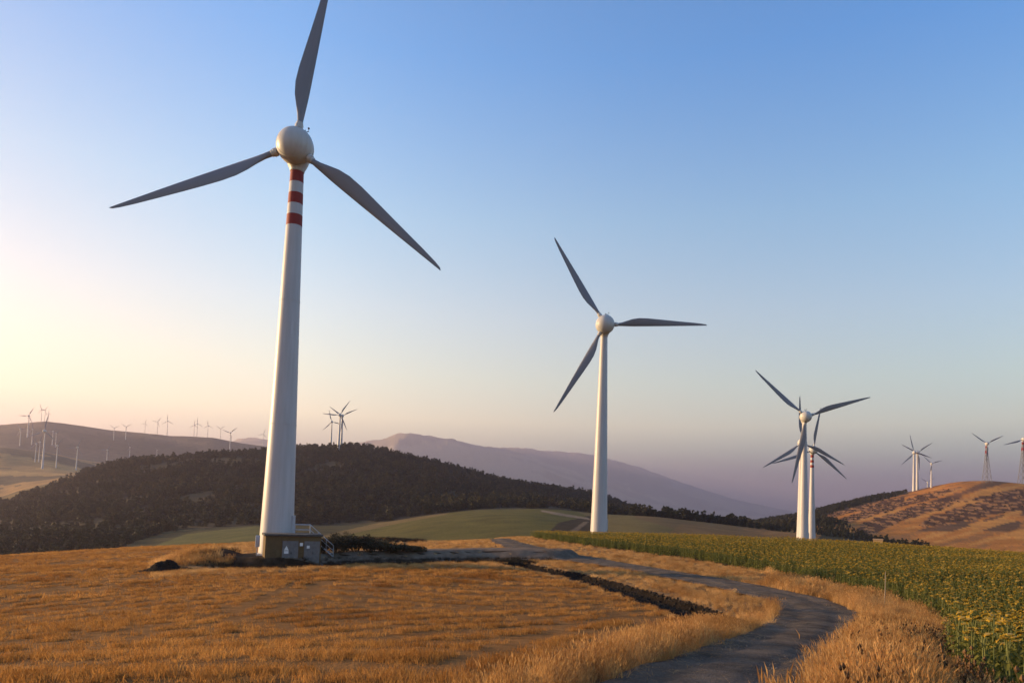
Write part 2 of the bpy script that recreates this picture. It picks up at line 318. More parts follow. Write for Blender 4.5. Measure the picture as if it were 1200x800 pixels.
class MB:                                           # collects shapes into ONE mesh object
    def __init__(s): s.V = []; s.F = []; s.mi = []
    def add(s, V, F, mi=0):
        b = len(s.V); s.V += [tuple(v) for v in V]; s.F += [tuple(i + b for i in f) for f in F]; s.mi += [mi] * len(F)
    def box(s, lo, hi, mi=0, bev=0.0):
        bm = bmesh.new(); bmesh.ops.create_cube(bm, size=1)
        for v in bm.verts: v.co = Vector([(lo[k] + hi[k]) / 2 + v.co[k] * (hi[k] - lo[k]) for k in range(3)])
        if bev: bmesh.ops.bevel(bm, geom=bm.edges[:], offset=bev, segments=2, affect='EDGES', profile=0.6)
        bm.verts.index_update(); s.add([v.co[:] for v in bm.verts], [[v.index for v in f.verts] for f in bm.faces], mi); bm.free()
    def tube(s, pts, rad, n=8, mi=0, cap=True):
        pts = [Vector(p) for p in pts]; rad = rad if isinstance(rad, (list, tuple)) else [rad] * len(pts); V = []; F = []
        for i, p in enumerate(pts):
            d = (pts[min(i + 1, len(pts) - 1)] - pts[max(i - 1, 0)]).normalized(); a = d.cross(Vector((0, 0, 1)) if abs(d.z) < 0.95 else Vector((1, 0, 0))).normalized(); b = d.cross(a)
            V += [p + (a * math.cos(2 * math.pi * k / n) + b * math.sin(2 * math.pi * k / n)) * rad[i] for k in range(n)]
        for i in range(len(pts) - 1):
            for k in range(n): F.append((i * n + k, i * n + (k + 1) % n, (i + 1) * n + (k + 1) % n, (i + 1) * n + k))
        if cap: F.append(tuple(range(n))[::-1]); F.append(tuple(range((len(pts) - 1) * n, len(pts) * n)))
        s.add(V, F, mi)
    def lathe(s, prof, n=32, mi=0):                 # prof: (radius, z)
        V = []; F = []
        for r, z in prof: V += [(r * math.cos(2 * math.pi * k / n), r * math.sin(2 * math.pi * k / n), z) for k in range(n)]
        for i in range(len(prof) - 1):
            for k in range(n): F.append((i * n + k, i * n + (k + 1) % n, (i + 1) * n + (k + 1) % n, (i + 1) * n + k))
        F.append(tuple(range(n))[::-1]); F.append(tuple(range((len(prof) - 1) * n, len(prof) * n))); s.add(V, F, mi)
    def build(s, name, mats, parent=None, smooth=False, link=True):
        return np_mesh(name, s.V, s.F, mats, smooth, s.mi, link, parent)
def shade_auto(o, ang=35):
    me = o.data; me.polygons.foreach_set('use_smooth', np.ones(len(me.polygons), bool))
    bm = bmesh.new(); bm.from_mesh(me)
    for e in bm.edges:
        if len(e.link_faces) == 2 and e.calc_face_angle(0) > R(ang): e.smooth = False
    bm.to_mesh(me); bm.free(); return o
def copy_tree(o, parent=None, keep=lambda c: True):
    c = o.copy(); COL.objects.link(c); c.parent = parent
    for ch in list(o.children):
        if keep(ch): copy_tree(ch, c, keep)
    return c

# ------------------------------------------------------------------ the ground sheet
PX, PYX = project(X, Y, Z)
n_r, n_a = Z.shape
cover = np.zeros((n_r, n_a, 4), np.float32); cover[..., 3] = 1
jit = fbm(X / 14, Y / 14, 3) * np.clip(rg / 40, 0.2, 12)
U_ = PX + jit * 0.4 * np.clip(300 / rg, 0, 1); V_ = PYX
def paint(mask, c, amt=1.0):
    m_ = (mask.astype(np.float32) * amt)[..., None]; cover[..., :3] = cover[..., :3] * (1 - m_) + np.array(c, np.float32) * m_
GOLD = (0.235, 0.120, 0.042); VERGE = (0.27, 0.165, 0.075); DARK_GROUND = (0.017, 0.013, 0.010); DIRT = (0.17, 0.13, 0.095)
TAN = (0.23, 0.15, 0.075); OLIVE = (0.105, 0.095, 0.035); GREEN = (0.112, 0.098, 0.028); WOOD = (0.036, 0.031, 0.019)
cover[..., :3] = VERGE
paint(rg > 128, OLIVE, 0.6)
paint((rg < 128) & in_poly(U_, V_, FIELD), GOLD)
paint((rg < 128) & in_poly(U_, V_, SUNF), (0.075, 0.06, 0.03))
dAll, sAll = line_dist(X, Y, ditch_m)
pdA = np.hypot((X - pit.x) / 1.5, (Y - pit.y) / 1.7)
paint((rg < 140) & (dAll + 0.5 * fbm(X * 1.5, Y * 1.5, 3) < 1.55), DARK_GROUND)  # ditch strip coloured near black, floor and sides alike
paint((rg < 140) & (pdA < 1.45), DARK_GROUND)
tdA, _ = line_dist(X, Y, track_m); padA = np.hypot(X - MAIN.x, Y - MAIN.y)
paint((rg < 140) & ((tdA < 3.7) | (padA < 6.2)), (0.055, 0.038, 0.025))
paint((rg < 140) & (tdA > 2.4) & (tdA < 9) & (V_ > 655) & (PX < 628) & ~in_poly(U_, V_, FIELD) & (padA > 5.5), (0.022, 0.016, 0.011))  # these two darks put the track bank's shade into the ground colour
# middle distance
paint((rg > 128) & (rg < 440) & (PX > 690) & (PX < 960), (0.15, 0.115, 0.05))
paint((rg > 128) & (rg < 470) & in_poly(U_, V_, [(380, 632), (470, 612), (520, 603), (560, 590), (655, 590), (694, 607), (665, 614), (640, 626), (600, 634), (500, 640)]), GREEN)
paint((rg > 128) & (rg < 470) & in_poly(U_, V_, [(705, 600), (760, 600), (800, 606), (930, 628), (960, 640), (705, 640)]), (0.145, 0.115, 0.045))
paint((rg > 128) & (rg < 470) & in_poly(U_, V_, [(740, 600), (775, 601), (940, 627), (940, 631), (800, 622), (745, 607)]), (0.16, 0.10, 0.048), 0.7)
paint((rg > 128) & (rg < 470) & in_poly(U_, V_, [(640, 626), (655, 612), (690, 604), (705, 608), (705, 632), (640, 632)]), (0.052, 0.038, 0.022))
paint((rg > 128) & (rg < 470) & in_poly(PX, PYX, [(634, 597), (655, 600.5), (690, 606.5), (692, 609), (655, 603.5), (634, 599)]), (0.24, 0.18, 0.12))
paint((rg > 128) & (rg < 470) & in_poly(PX, PYX, [(664, 625), (684, 611), (690, 611), (672, 626)]), (0.16, 0.12, 0.08))
paint((rg > 128) & (rg < 440) & (U_ + 4.5 * (V_ - 622) < 400), (0.07, 0.062, 0.028))
LEFTWOOD = [(-900, 590), (-900, 720), (0, 664), (90, 655), (135, 644), (178, 627), (230, 616), (310, 611), (310, 590)]
paint((rg > 160) & (rg < 450) & (in_poly(U_, V_, LEFTWOOD) | (np.isnan(PX) & (AZ[None] < 0))), WOOD)
paint((rg > 128) & (rg < 440) & in_poly(U_, V_, [(180, 640), (215, 626), (262, 620), (300, 616), (320, 620), (300, 634), (200, 645)]), (0.12, 0.115, 0.04))
paint((rg > 128) & (rg < 440) & in_poly(U_, V_, [(160, 622), (230, 616), (290, 610), (300, 613), (240, 619), (170, 626)]), (0.17, 0.14, 0.06))
wood = (rg > 430) & (rg < 1150) & (PX < 870) & ~((rg > 880) & (PX < 95))
wood |= (rg > 440) & (rg < 1150) & np.isnan(PX) & (AZ[None] < 0)
clw = fbm(X / 45, Y / 45, 4); paint(wood, WOOD); paint(wood & (clw < -0.10), (0.085, 0.066, 0.034))
# right hill
RH = (rg > 330) & (rg < 1250) & (np.nan_to_num(PX, nan=2000) > 870) & (AZ[None] > 0)
RH &= PX > 878 + 60 * fbm(X / 18, Y / 18, 3)
hillc = 0.5 + fbm(X / 60, Y / 25, 4)
paint(RH, (0.43, 0.180, 0.042))
hw = V_ + 0.27 * (PX - 1000); hs1 = fbm(hw / 4.5, PX / 55, 4); hs2 = fbm(hw / 9 + 40, PX / 90, 3); fr_ = sstep(640, 600, V_)
paint(RH & (hs1 > 0.08), (0.30, 0.145, 0.05)); paint(RH & (hs1 * fr_ > 0.12), (0.17, 0.085, 0.04)); paint(RH & (hs1 < -0.12), (0.50, 0.245, 0.065)); paint(RH & (hs2 > 0.14) & (V_ < 622), (0.13, 0.075, 0.04))
DARKS = [[(985, 607), (1040, 590), (1100, 575), (1128, 572), (1100, 582), (1050, 596), (990, 614)], [(1125, 588), (1160, 579), (1230, 566), (1230, 572), (1160, 585)],
 [(950, 600), (1010, 588), (1060, 582), (1062, 588), (1000, 600), (950, 612)],
         [(1000, 625), (1010, 612), (1060, 596), (1110, 582), (1130, 584), (1105, 596), (1060, 608), (1020, 628)],
         [(1075, 616), (1090, 605), (1130, 592), (1200, 577), (1260, 572), (1260, 590), (1200, 597), (1150, 606), (1110, 614), (1085, 617)],
         [(930, 640), (960, 620), (1000, 628), (1060, 638), (1200, 660), (1200, 668), (1000, 650)]]
paint((rg > 128) & (rg < 445) & in_poly(U_, V_ + 3 * fbm(X / 15, Y / 15, 3), [(800, 613), (880, 617), (960, 627), (985, 640), (760, 642)]), (0.19, 0.115, 0.05), 0.75)
dk = np.zeros_like(RH)
for p in DARKS[:5]: dk |= in_poly(U_, V_ + fbm(X / 12, Y / 12, 3) * 5, p)
rows = (np.sin((X * 0.80 + Y * 0.6) / 5.5 * 2 * math.pi + fbm(X / 22, Y / 22, 3) * 5) + 6 * fbm(X / 2.6, Y / 2.6, 3)) < 0.55
paint(RH & dk & (rg < 1000), (0.10, 0.052, 0.028)); paint(RH & dk & ~rows & (rg < 1000), (0.38, 0.19, 0.075))
paint(RH & (rg > 560) & in_poly(U_, V_, [(860, 640), (860, 600), (1000, 578), (1066, 570), (1064, 578), (1000, 594), (955, 606), (1000, 615), (990, 640)]), WOOD)
paint(RH & in_poly(U_, V_, [(950, 640), (970, 618), (1050, 634), (1090, 638), (1120, 645), (1100, 650)]), (0.05, 0.045, 0.022))
# the farmland and ridges behind on the left
LF = (rg > 960) & (rg < 1720) & (PX < 330); strip = fbm(X / 220, Y / 50, 4)
paint(LF, (0.36, 0.225, 0.10)); paint(LF & (strip > 0.08), (0.13, 0.105, 0.065)); paint(LF & (strip < -0.08), (0.46, 0.29, 0.12))
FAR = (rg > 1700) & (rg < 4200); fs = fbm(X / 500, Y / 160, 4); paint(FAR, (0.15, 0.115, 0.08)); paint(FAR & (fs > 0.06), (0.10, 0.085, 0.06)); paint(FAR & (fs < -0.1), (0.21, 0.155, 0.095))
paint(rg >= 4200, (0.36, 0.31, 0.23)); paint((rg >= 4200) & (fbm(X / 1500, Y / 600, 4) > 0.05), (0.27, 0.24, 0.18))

a = NT('ground'); at_ = a.n('ShaderNodeAttribute', attribute_name='land_use'); geo = a.n('ShaderNodeNewGeometry')
n1 = a.noise(1.3, 6, 0.65, vec=geo.outputs['Position']); n2 = a.noise(0.06, 5, 0.6, vec=geo.outputs['Position']); n3 = a.noise(14, 3, 0.6, vec=geo.outputs['Position'])
c = a.mix(at_.outputs['Color'], a.ramp(n1, [(0.25, (0.55, 0.5, 0.45)), (0.75, (1.35, 1.3, 1.2))]), 1.0, 'MULTIPLY')
c = a.mix(c, a.ramp(n2, [(0.3, (0.72, 0.74, 0.78)), (0.7, (1.2, 1.18, 1.15))]), 1.0, 'MULTIPLY'); a.base(c, 0.95)
a.b.inputs['Specular IOR Level'].default_value = 0.05; ad = a.n('ShaderNodeMath', operation='ADD'); a.l(n1, ad.inputs[0]); a.l(n3, ad.inputs[1]); a.bump(ad.outputs[0], 0.8, 0.12)
M['ground'] = a.m
ii = np.arange(n_r * n_a).reshape(n_r, n_a)
A_, B_ = ii[:-1, :-1], ii[:-1, 1:]; C_, D_ = ii[1:, 1:], ii[1:, :-1]
quads = np.stack([A_, B_, C_, D_], -1).reshape(-1, 4)[:, ::-1]
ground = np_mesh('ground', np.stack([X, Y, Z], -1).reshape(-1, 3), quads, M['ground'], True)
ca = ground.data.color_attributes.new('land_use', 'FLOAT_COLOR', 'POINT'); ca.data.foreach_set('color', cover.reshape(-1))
tag(ground, kind='structure')

# roads as sheets just above the ground
def sheet(name, Lw, Rw, mat, up=0.02, k=14, crown=0.05):
    q = np.linspace(0, 1, k + 1)[None, :, None]; P = Lw[:, None] * (1 - q) + Rw[:, None] * q
    z = terrain_z(P[..., 0], P[..., 1]) + up + crown * (1 - (2 * q[..., 0] - 1) ** 2) + 0.025 * fbm(P[..., 0] * 0.9, P[..., 1] * 0.9, 3) - 0.06 * np.exp(-((np.abs(q[..., 0] - 0.5) - 0.24) / 0.075) ** 2)
    V = np.concatenate([P, z[..., None]], -1).reshape(-1, 3); i2 = np.arange(len(V)).reshape(P.shape[:2])
    F = np.stack([i2[:-1, :-1], i2[1:, :-1], i2[1:, 1:], i2[:-1, 1:]], -1).reshape(-1, 4)
    o = np_mesh(name, V, F, mat, True); tag(o, kind='structure')
    e_ = o.data.attributes.new('margin', 'FLOAT', 'POINT'); e_.data.foreach_set('value', (np.abs(2 * np.broadcast_to(q[..., 0], P.shape[:2]) - 1)).astype(np.float32).ravel()); return o
a = NT('gravel road'); geo = a.n('ShaderNodeNewGeometry'); g1 = a.noise(0.7, 6, 0.7, vec=geo.outputs['Position']); g2 = a.noise(22, 4, 0.7, vec=geo.outputs['Position'])
c = a.mix(a.ramp(g1, [(0.3, (0.078, 0.062, 0.048)), (0.7, (0.20, 0.160, 0.122))]), a.ramp(g2, [(0.3, (0.6, 0.6, 0.6)), (0.7, (1.35, 1.33, 1.3))]), 1.0, 'MULTIPLY')
ma = a.n('ShaderNodeAttribute', attribute_name='margin'); mm = a.n('ShaderNodeMath', operation='MULTIPLY_ADD'); a.l(g1, mm.inputs[0]); mm.inputs[1].default_value = 0.35; sb = a.n('ShaderNodeMath', operation='SUBTRACT'); a.l(ma.outputs['Fac'], sb.inputs[0]); sb.inputs[1].default_value = 0.17; a.l(sb.outputs[0], mm.inputs[2])
c = a.mix(c, (0.15, 0.11, 0.075), a.ramp(mm.outputs[0], [(0.0, (0, 0, 0)), (0.90, (0, 0, 0)), (1.0, (.55, .55, .55))])); a.base(c, 1.0); a.b.inputs['Specular IOR Level'].default_value = 0.0
ad = a.n('ShaderNodeMath', operation='MULTIPLY_ADD'); a.l(g1, ad.inputs[0]); ad.inputs[1].default_value = 3.0; a.l(g2, ad.inputs[2]); a.bump(ad.outputs[0], 0.9, 0.06); M['gravel'] = a.m
M['dirt'] = speckled('pale dirt track', (0.13, 0.092, 0.064), (0.22, 0.16, 0.11), 1.2, 0.95, (0.5, 0.04), spec=0.02)
sheet('road', road_l, road_r, M['gravel'], 0.13)
sheet('track', track_n, track_f, M['dirt'], 0.07, 14, 0.08)

# ------------------------------------------------------------------ haze: one closed box round everything
hz = MB(); hz.box((-24500, -24500, float(Z.min()) - 1.0), (24500, 24500, float(Z.max()) + 15)); ho = hz.build('haze', None or bpy.data.materials.new('haze'))
hm = ho.data.materials[0]; hm.use_nodes = True; hm.node_tree.nodes.clear()
pv = hm.node_tree.nodes.new('ShaderNodeVolumePrincipled'); pv.inputs['Color'].default_value = (0.47, 0.42, 0.52, 1); pv.inputs['Density'].default_value = HAZE_DENSITY; pv.inputs['Anisotropy'].default_value = 0.5
hout = hm.node_tree.nodes.new('ShaderNodeOutputMaterial'); hm.node_tree.links.new(pv.outputs[0], hout.inputs['Volume'])
tag(ho, kind='stuff')

#OBJECTS_BELOW
# ------------------------------------------------------------------ wind turbines (modelled at 42 m hub height, 20 m rotor radius)
HUB, TY = 42.0, 1.15                      # hub height; the tower axis stands this far behind the rotor plane
def blade_mesh():
    S = [1.7, 2.7, 3.3, 4.2, 5.3, 6.6, 8.2, 10.2, 12.5, 15, 17.3, 19.0, 19.75, 20.0]
    Cc = [.60, .60, .74, 1.05, 1.42, 1.60, 1.55, 1.36, 1.12, .86, .62, .40, .24, .07]
    V = []; F = []; n = 14
    for i, s in enumerate(S):
        c = Cc[i]; q = (s - 2.7) / 17.3; k = min(1, max(0, (s - 2.7) / 2.6)); le = 0.30 + 0.06 * k - 0.30 * max(0, q) ** 1.5
        tw = R(24) * (1 - max(0, q)) ** 2 + R(2); thick = 0.60 * (1 - k) + c * (0.26 - 0.12 * max(0, q)) * k
        for j in range(n):
            th = 2 * math.pi * j / n; xx = max(0.0, 0.5 + 0.5 * math.cos(th))                        # 1 = leading edge
            yc = 0.5 * math.sin(th) * (1 - k) + k * 0.5 * math.sin(th) * (0.35 + 0.65 * xx ** 0.7)
            x = le - c * (1 - xx); y = yc * thick
            V.append((x * math.cos(tw) - y * math.sin(tw), x * math.sin(tw) + y * math.cos(tw) , s))
        if i:
            for j in range(n): F.append(((i - 1) * n + j, (i - 1) * n + (j + 1) % n, i * n + (j + 1) % n, i * n + j))
    F.append(tuple(range(n))[::-1]); F.append(tuple(range((len(S) - 1) * n, len(S) * n))); return V, F
def lathe_y(mb, prof, n=40, mi=0):        # prof: (radius, y)
    t = MB(); t.lathe(prof, n); mb.add([(x, z, y) for x, y, z in t.V], [f[::-1] for f in t.F], mi)
def rotor_and_nacelle(root, detail=True):
    b = MB(); rs = 1.86
    lathe_y(b, [(0.02, -rs)] + [(rs * math.sin(a_), -rs * math.cos(a_)) for a_ in np.linspace(0.12, 0.98, 10)] + [(rs * 0.985 * math.sin(1.0), -rs * 0.985 * math.cos(1.0)), (rs * 0.985 * math.sin(1.02), -rs * 0.985 * math.cos(1.02))] + [(rs * math.sin(a_), -rs * math.cos(a_)) for a_ in np.linspace(1.04, 1.85, 9)])
    sp_ = b.build('spinner', M['nacelle'], root); sp_.location = (0, 0, HUB); shade_auto(sp_)
    b = MB(); lathe_y(b, [(rs * 0.955, 0.60), (rs * 0.965, 0.64), (rs * 0.92, 1.0), (rs * 0.80, 1.6), (rs * 0.64, 2.2), (rs * 0.44, 2.8), (rs * 0.22, 3.15), (0.02, 3.3)])
    n = MB(); n.lathe([(0.69, -2.25), (0.74, -2.2), (0.76, -2.02), (0.90, -1.75), (1.10, -1.3), (1.2, -0.6)], 32); b.add([(x, y + TY, z) for x, y, z in n.V], n.F)
    na = b.build('nacelle', M['nacelle'], root); na.location = (0, 0, HUB); shade_auto(na)
    if detail:
        w = MB(); w.tube([(0.5, 1.5, 1.2), (0.5, 1.5, 2.55)], 0.05); w.tube([(0.5, 1.5, 2.3), (0.85, 1.5, 2.4), (0.85, 1.5, 2.7)], 0.045); w.box((0.77, 1.42, 2.66), (0.93, 1.58, 2.8)); w.tube([(0.2, 1.5, 2.45), (0.5, 1.5, 2.45)], 0.04); w.box((0.14, 1.44, 2.38), (0.26, 1.56, 2.62))
        o = w.build('wind_sensor', M['dark'], root); o.location = (0, 0, HUB)
    V, F = blade_mesh(); ring = MB(); ring.lathe([(0.30, 1.85), (0.43, 1.9), (0.43, 2.25), (0.36, 2.3), (0.36, 2.5), (0.30, 2.55)], 20)
    for k in range(3):
        o = np_mesh('blade', V, F, M['blade'], True, None, True, root) if k == 0 else bl.copy()
        if k == 0: bl = o
        else: COL.objects.link(o)
        o.parent = root; o.location = (0, 0, HUB); o.rotation_euler = (0, R(120 * k), 0)
        if detail:
            if k == 0: col = ring.build('blade_collar', M['nacelle'], o); shade_auto(col); c0 = col
            else: col = c0.copy(); COL.objects.link(col); col.parent = o
    shade_auto(bl, 50)
def make_turbine():
    root = empty('wind_turbine')
    t = MB(); prof = [(1.84, -1.5), (1.84, 0.12), (1.70, 0.14)]
    r_at = lambda z: 1.70 + (0.67 - 1.70) * (z / (HUB - 2.15)) ** 0.92
    for z in np.linspace(0.4, HUB - 2.15, 40): prof.append((r_at(z), z))
    for zj in (13.2, 26.0):                                       # flange joints
        prof += [(r_at(zj - 0.05), zj - 0.05), (r_at(zj) + 0.022, zj - 0.045), (r_at(zj) + 0.022, zj + 0.045), (r_at(zj + 0.05), zj + 0.05)]
    prof = prof[:3] + sorted(prof[3:], key=lambda p: p[1])
    t.lathe(prof, 56); t.V = [(x, y + TY, z) for x, y, z in t.V]; o = t.build('tower', M['white'], root); shade_auto(o, 30)
    for k in range(3):
        b = MB(); z1 = HUB - 2.26 - 2.32 * k; z0 = z1 - 1.16
        b.lathe([(r_at(z0), z0), (r_at(z0) + 0.006, z0 + 0.002), (r_at(z1) + 0.006, z1 - 0.002), (r_at(z1), z1)], 56); b.V = [(x, y + TY, z) for x, y, z in b.V]
        o = b.build('red_band', M['red'], root); shade_auto(o, 30)
    d = MB(); d.box((1.40, TY - 0.42, 1.98), (1.68, TY + 0.42, 4.0), 0, 0.03); o = d.build('door', M['steel'], root)
    rotor_and_nacelle(root); return root
def make_lattice():
    root = empty('lattice_wind_turbine'); t = MB(); top = HUB - 2.6; w = lambda z: 3.4 + (0.55 - 3.4) * min(1, max(0, z) / (top * 0.92)) ** 0.85
    zs = [-1.0, 6, 12, 17.5, 22.5, 27, 31, 34.5, 37.2, top]
    cn = [(-1, -1), (1, -1), (1, 1), (-1, 1)]
    for i in range(len(zs) - 1):
        z0, z1 = zs[i], zs[i + 1]
        for k in range(4):
            a0 = cn[k]; a1 = cn[(k + 1) % 4]; P = lambda a, z: (a[0] * w(z), TY + a[1] * w(z), z); mi = 1 if z0 >= 31 and (i % 2 == 0) else 0
            t.tube([P(a0, z0), P(a0, z1)], 0.22 if z0 < 31 else 0.34, 6, mi); t.tube([P(a0, z0), P(a1, z1)], 0.10, 5, mi); t.tube([P(a1, z0), P(a0, z1)], 0.10, 5, mi); t.tube([P(a0, z1), P(a1, z1)], 0.08, 5, mi)
    t.build('lattice_tower', [M['lattice'], M['red']], root)
    rotor_and_nacelle(root, False); return root
T0 = make_turbine(); L0 = make_lattice(); used = set()
def spin(root, ang):                       # ang: photo angle of one blade, counted anticlockwise from the right
    k = 0
    for c in sorted([c for c in root.children if c.name.startswith('blade')], key=lambda c: c.name):
        c.rotation_euler = (0, R(90 - ang) + R(120) * k, 0); k += 1
def turbine(base, hub_v, ang, label, group, lattice=False, bands=True, small=False, rz=0.0, hub_h=None, rotor=1.0):
    src = L0 if lattice else T0
    if src.name not in used: used.add(src.name); root = src
    else:
        root = copy_tree(src, None, lambda c: not ((not bands and c.name.startswith('red_band')) or (small and c.name.split('.')[0] in ('wind_sensor', 'door', 'blade_collar'))))
    u, v = project(base.x, base.y, base.z); dist = math.hypot(base.x, base.y)
    if hub_h is None:
        lo, hi = 5.0, 90.0
        for _ in range(40):
            mid = (lo + hi) / 2; _, hv = project(base.x + math.sin(rz) * TY * mid / HUB, base.y - math.cos(rz) * TY * mid / HUB, base.z + mid); lo, hi = (mid, hi) if hv > hub_v else (lo, mid)
        hub_h = lo
    sc = hub_h / HUB; root.scale = (sc, sc, sc); root.rotation_euler = (0, 0, rz); off = Matrix.Rotation(rz, 3, 'Z') @ Vector((0, TY * sc, 0))
    root.location = base - off; spin(root, ang); tag(root, label, 'wind turbine', group)
    if rotor != 1.0:
        for c in root.children:
            if c.name.startswith('blade'): c.scale = (rotor,) * 3
    if small:
        for c in root.children:
            if c.name.startswith('tower'): c.scale = (0.68, 0.68, 1); c.location = (0, TY * 0.32, 0)
    return root
def far_base(u, v, dist): return at(u, v, dist)
def crest_base(u, v, lo, hi):              # stands on the skyline between two distances
    p = hit(u, v, lo, hi); return p
G1 = 'large wind turbines on the plain'; G2 = 'wind turbines on the wooded hill'; G3 = 'wind turbines on the right hilltop'; G4 = 'distant wind turbines on the left ridge'; G5 = 'distant wind turbines on the left slope'
turbine(Vector((MAIN.x, MAIN.y, MAIN.z)), 171, 81.2, 'nearest and tallest white wind turbine, red bands under its round hub, beside the brown kiosk', G1)
b2 = at(701.5, 632, 136); b2.z = min(b2.z, float(terrain_z(b2.x, b2.y)))
turbine(b2, 380, 1.5, 'plain white wind turbine without bands rising alone behind the sunflower field in mid picture', G1, bands=False)
b3 = at(941.5, 636, 196); b3.z = min(b3.z, float(terrain_z(b3.x, b3.y)))
turbine(b3, 488, 18.5, 'front white turbine of the overlapping cluster at the right end of the sunflower field', G1, bands=False, rotor=1.12)
b4 = at(938, 640, 268); b4.z = float(terrain_z(b4.x, b4.y)); turbine(b4, 518.5, 93.5, 'white turbine whose tower hides behind the front tower of the overlapping cluster', G1, bands=False)
b5 = at(951, 640, 297); b5.z = float(terrain_z(b5.x, b5.y)); turbine(b5, 527, 80, 'slim turbine with small red bands just right of the front tower of the overlapping cluster', G1)
for u, v, hv, ang, lab in [(396.5, 529, 486, 57, 'front turbine of the pair on the wooded hilltop, foot lowest in the trees'), (399.5, 527, 487, 26, 'turbine overlapping just right behind the front one on the wooded hilltop'), (387.5, 524, 494, 105, 'thinner turbine standing left of the overlapping pair on the wooded hilltop')]:
    p = crest_base(u, v, 700, 1000); turbine(p, hv, ang, lab, G2, bands=False)
for u, v, hv, ang, lab in [(1071, 575, 530, 104, 'left one of two overlapping white turbines on the right hill shoulder'), (1075, 574, 530, 35, 'right one of two overlapping white turbines on the right hill shoulder'), (1091.5, 571, 543, 18, 'single smaller white turbine right of the overlapping two on the right hill shoulder')]:
    p = crest_base(u, v, 700, 1000); turbine(p, hv, ang, lab, G3, bands=False)
p = at(1087, 585, 1150); turbine(p, 564.5, 32, 'lowest turbine half sunk behind the right hill with only hub and blades showing', G3, bands=False)
p = crest_base(1156.5, 565, 700, 1000); turbine(p, 519.5, 27, 'lattice tower turbine on top of the golden right hill, two blades raised like a V', G3, lattice=True)
p = crest_base(1199.5, 567, 700, 1000); turbine(p, 514.5, 197, 'lattice tower turbine at the right edge of the photo, one blade pointing left', G3, lattice=True)
RIDGE = [(48, 494, 479.5, 110, 'left one of three turbines close together on the rounded summit of the left ridge'), (52, 494, 480.5, 55, 'middle one of three turbines close together on the rounded summit of the left ridge'), (56.5, 494, 484, 88, 'right one of three turbines close together on the rounded summit of the left ridge'),
 (34.5, 497, 489.5, 60, 'small turbine just left of the summit trio, low on the left ridge skyline'),
 (169.5, 507, 496, 75, 'left one of the trio right of the ridge middle, blades spread against the sky'), (184, 508.5, 494, 52, 'middle one of the trio right of the ridge middle, one blade level to the left'), (195.5, 510, 493, 92, 'right one of the trio right of the ridge middle, thin with upright blade'),
 (227, 512, 498, 85, 'faint turbine just left of the one with an upright blade near the ridge end'), (230.5, 512, 496, 90, 'turbine with an upright blade near the ridge end, taller of a close two'), (243, 513, 498.5, 95, 'thin turbine alone between two others near the right end of the left ridge'), (258, 516, 502, 30, 'turbine with a Y shaped rotor near the right end of the left ridge'), (308, 523, 508.5, 70, 'last turbine on the left ridge, just left of the big tower')]
for u, v, hv, ang, lab in RIDGE:
    p = hit(u, v, 2000, 3200, crest=True); turbine(p, hv, ang, lab, G4, bands=False, small=True)
SLOPE = [(23, 522, 502.5, 5, 'turbine at the far left of the slope with one blade level to the right', 1900), (32, 512, 487, 60, 'tall dark turbine at left whose hub stands above the ridge line', 1900), (37, 521, 503, 95, 'slim turbine just right of the tall dark one at the left of the slope', 1900),
 (41, 541, 520, 100, 'short white turbine left of the thick tower on the lit slope', 1000), (45.2, 541, 518, 70, 'white turbine squeezed between the short one and the thick tower on the lit slope', 1000), (49.5, 549, 505, 80, 'tallest pale thick tower turbine on the lit slope at left', 930),
 (61, 522, 505, 65, 'hazy turbine up the slope right of the thick pale tower', 1900), (64.8, 524, 507.5, 40, 'hazy turbine up the slope directly above the white one with a raised blade', 1900), (65.5, 548, 522, 55, 'white turbine with a raised blade on the lit slope right of the thick tower', 960),
 (89, 550.5, 524, 65, 'white turbine standing alone at the right edge of the lit slope', 960), (124.5, 547, 527, 55, 'white turbine rising behind the treetops left of the wooded hill', 1000),
 (133, 515.5, 501.5, 25, 'turbine with wide V rotor on the hillside below the ridge, left of two alike', 2200), (147, 515, 500, 28, 'turbine with wide V rotor on the hillside below the ridge, right of two alike', 2200), (151.5, 537, 524, 115, 'small white turbine peeping over the wooded hill left of the tilted one', 1900), (183.5, 536, 527, 130, 'small white turbine peeping over the wooded hill with a blade tilted up left', 1900), (269, 529, 507, 40, 'turbine in front of the ridge end with its foot behind the ridge trees', 1900)]
for u, v, hv, ang, lab, d in SLOPE:
    p = hit(u, v, d, 2600); turbine(p, hv, ang, lab, G5, bands=False, small=True)

# ------------------------------------------------------------------ transformer kiosk, stair and sign at the foot of the nearest turbine
vd = Vector((MAIN.x, MAIN.y, 0)).normalized(); side = Vector((vd.y, -vd.x, 0)); rzk = math.atan2(side.y, side.x)
def pad_point(u, v): return hit(u, v, 30, 128)
kz = MAIN.z + 0.02
kq = hit(340, 662, 30, 128); kc = Vector((MAIN.x, MAIN.y, kz)) - vd * 3.3 + side * 1.42; kc.z = min(kz, at(340, 661.5, math.hypot(kc.x, kc.y) - 1.1).z)
k = tag(empty('transformer_kiosk', kc, rzk + R(6)), 'low ochre brown kiosk with flat roof and two grey doors at the turbine foot', 'kiosk')
W, D_, H = 5.0, 2.3, 2.65
b = MB(); b.box((-W / 2, -D_ / 2, -1.2), (W / 2, D_ / 2, H), 0, 0.02); b.build('wall', M['hut_wall'], k)
b = MB(); b.box((-W / 2 - 0.14, -D_ / 2 - 0.14, H + 0.003), (W / 2 + 0.14, D_ / 2 + 0.14, H + 0.19), 0, 0.025); b.build('roof', M['roof_slab'], k)
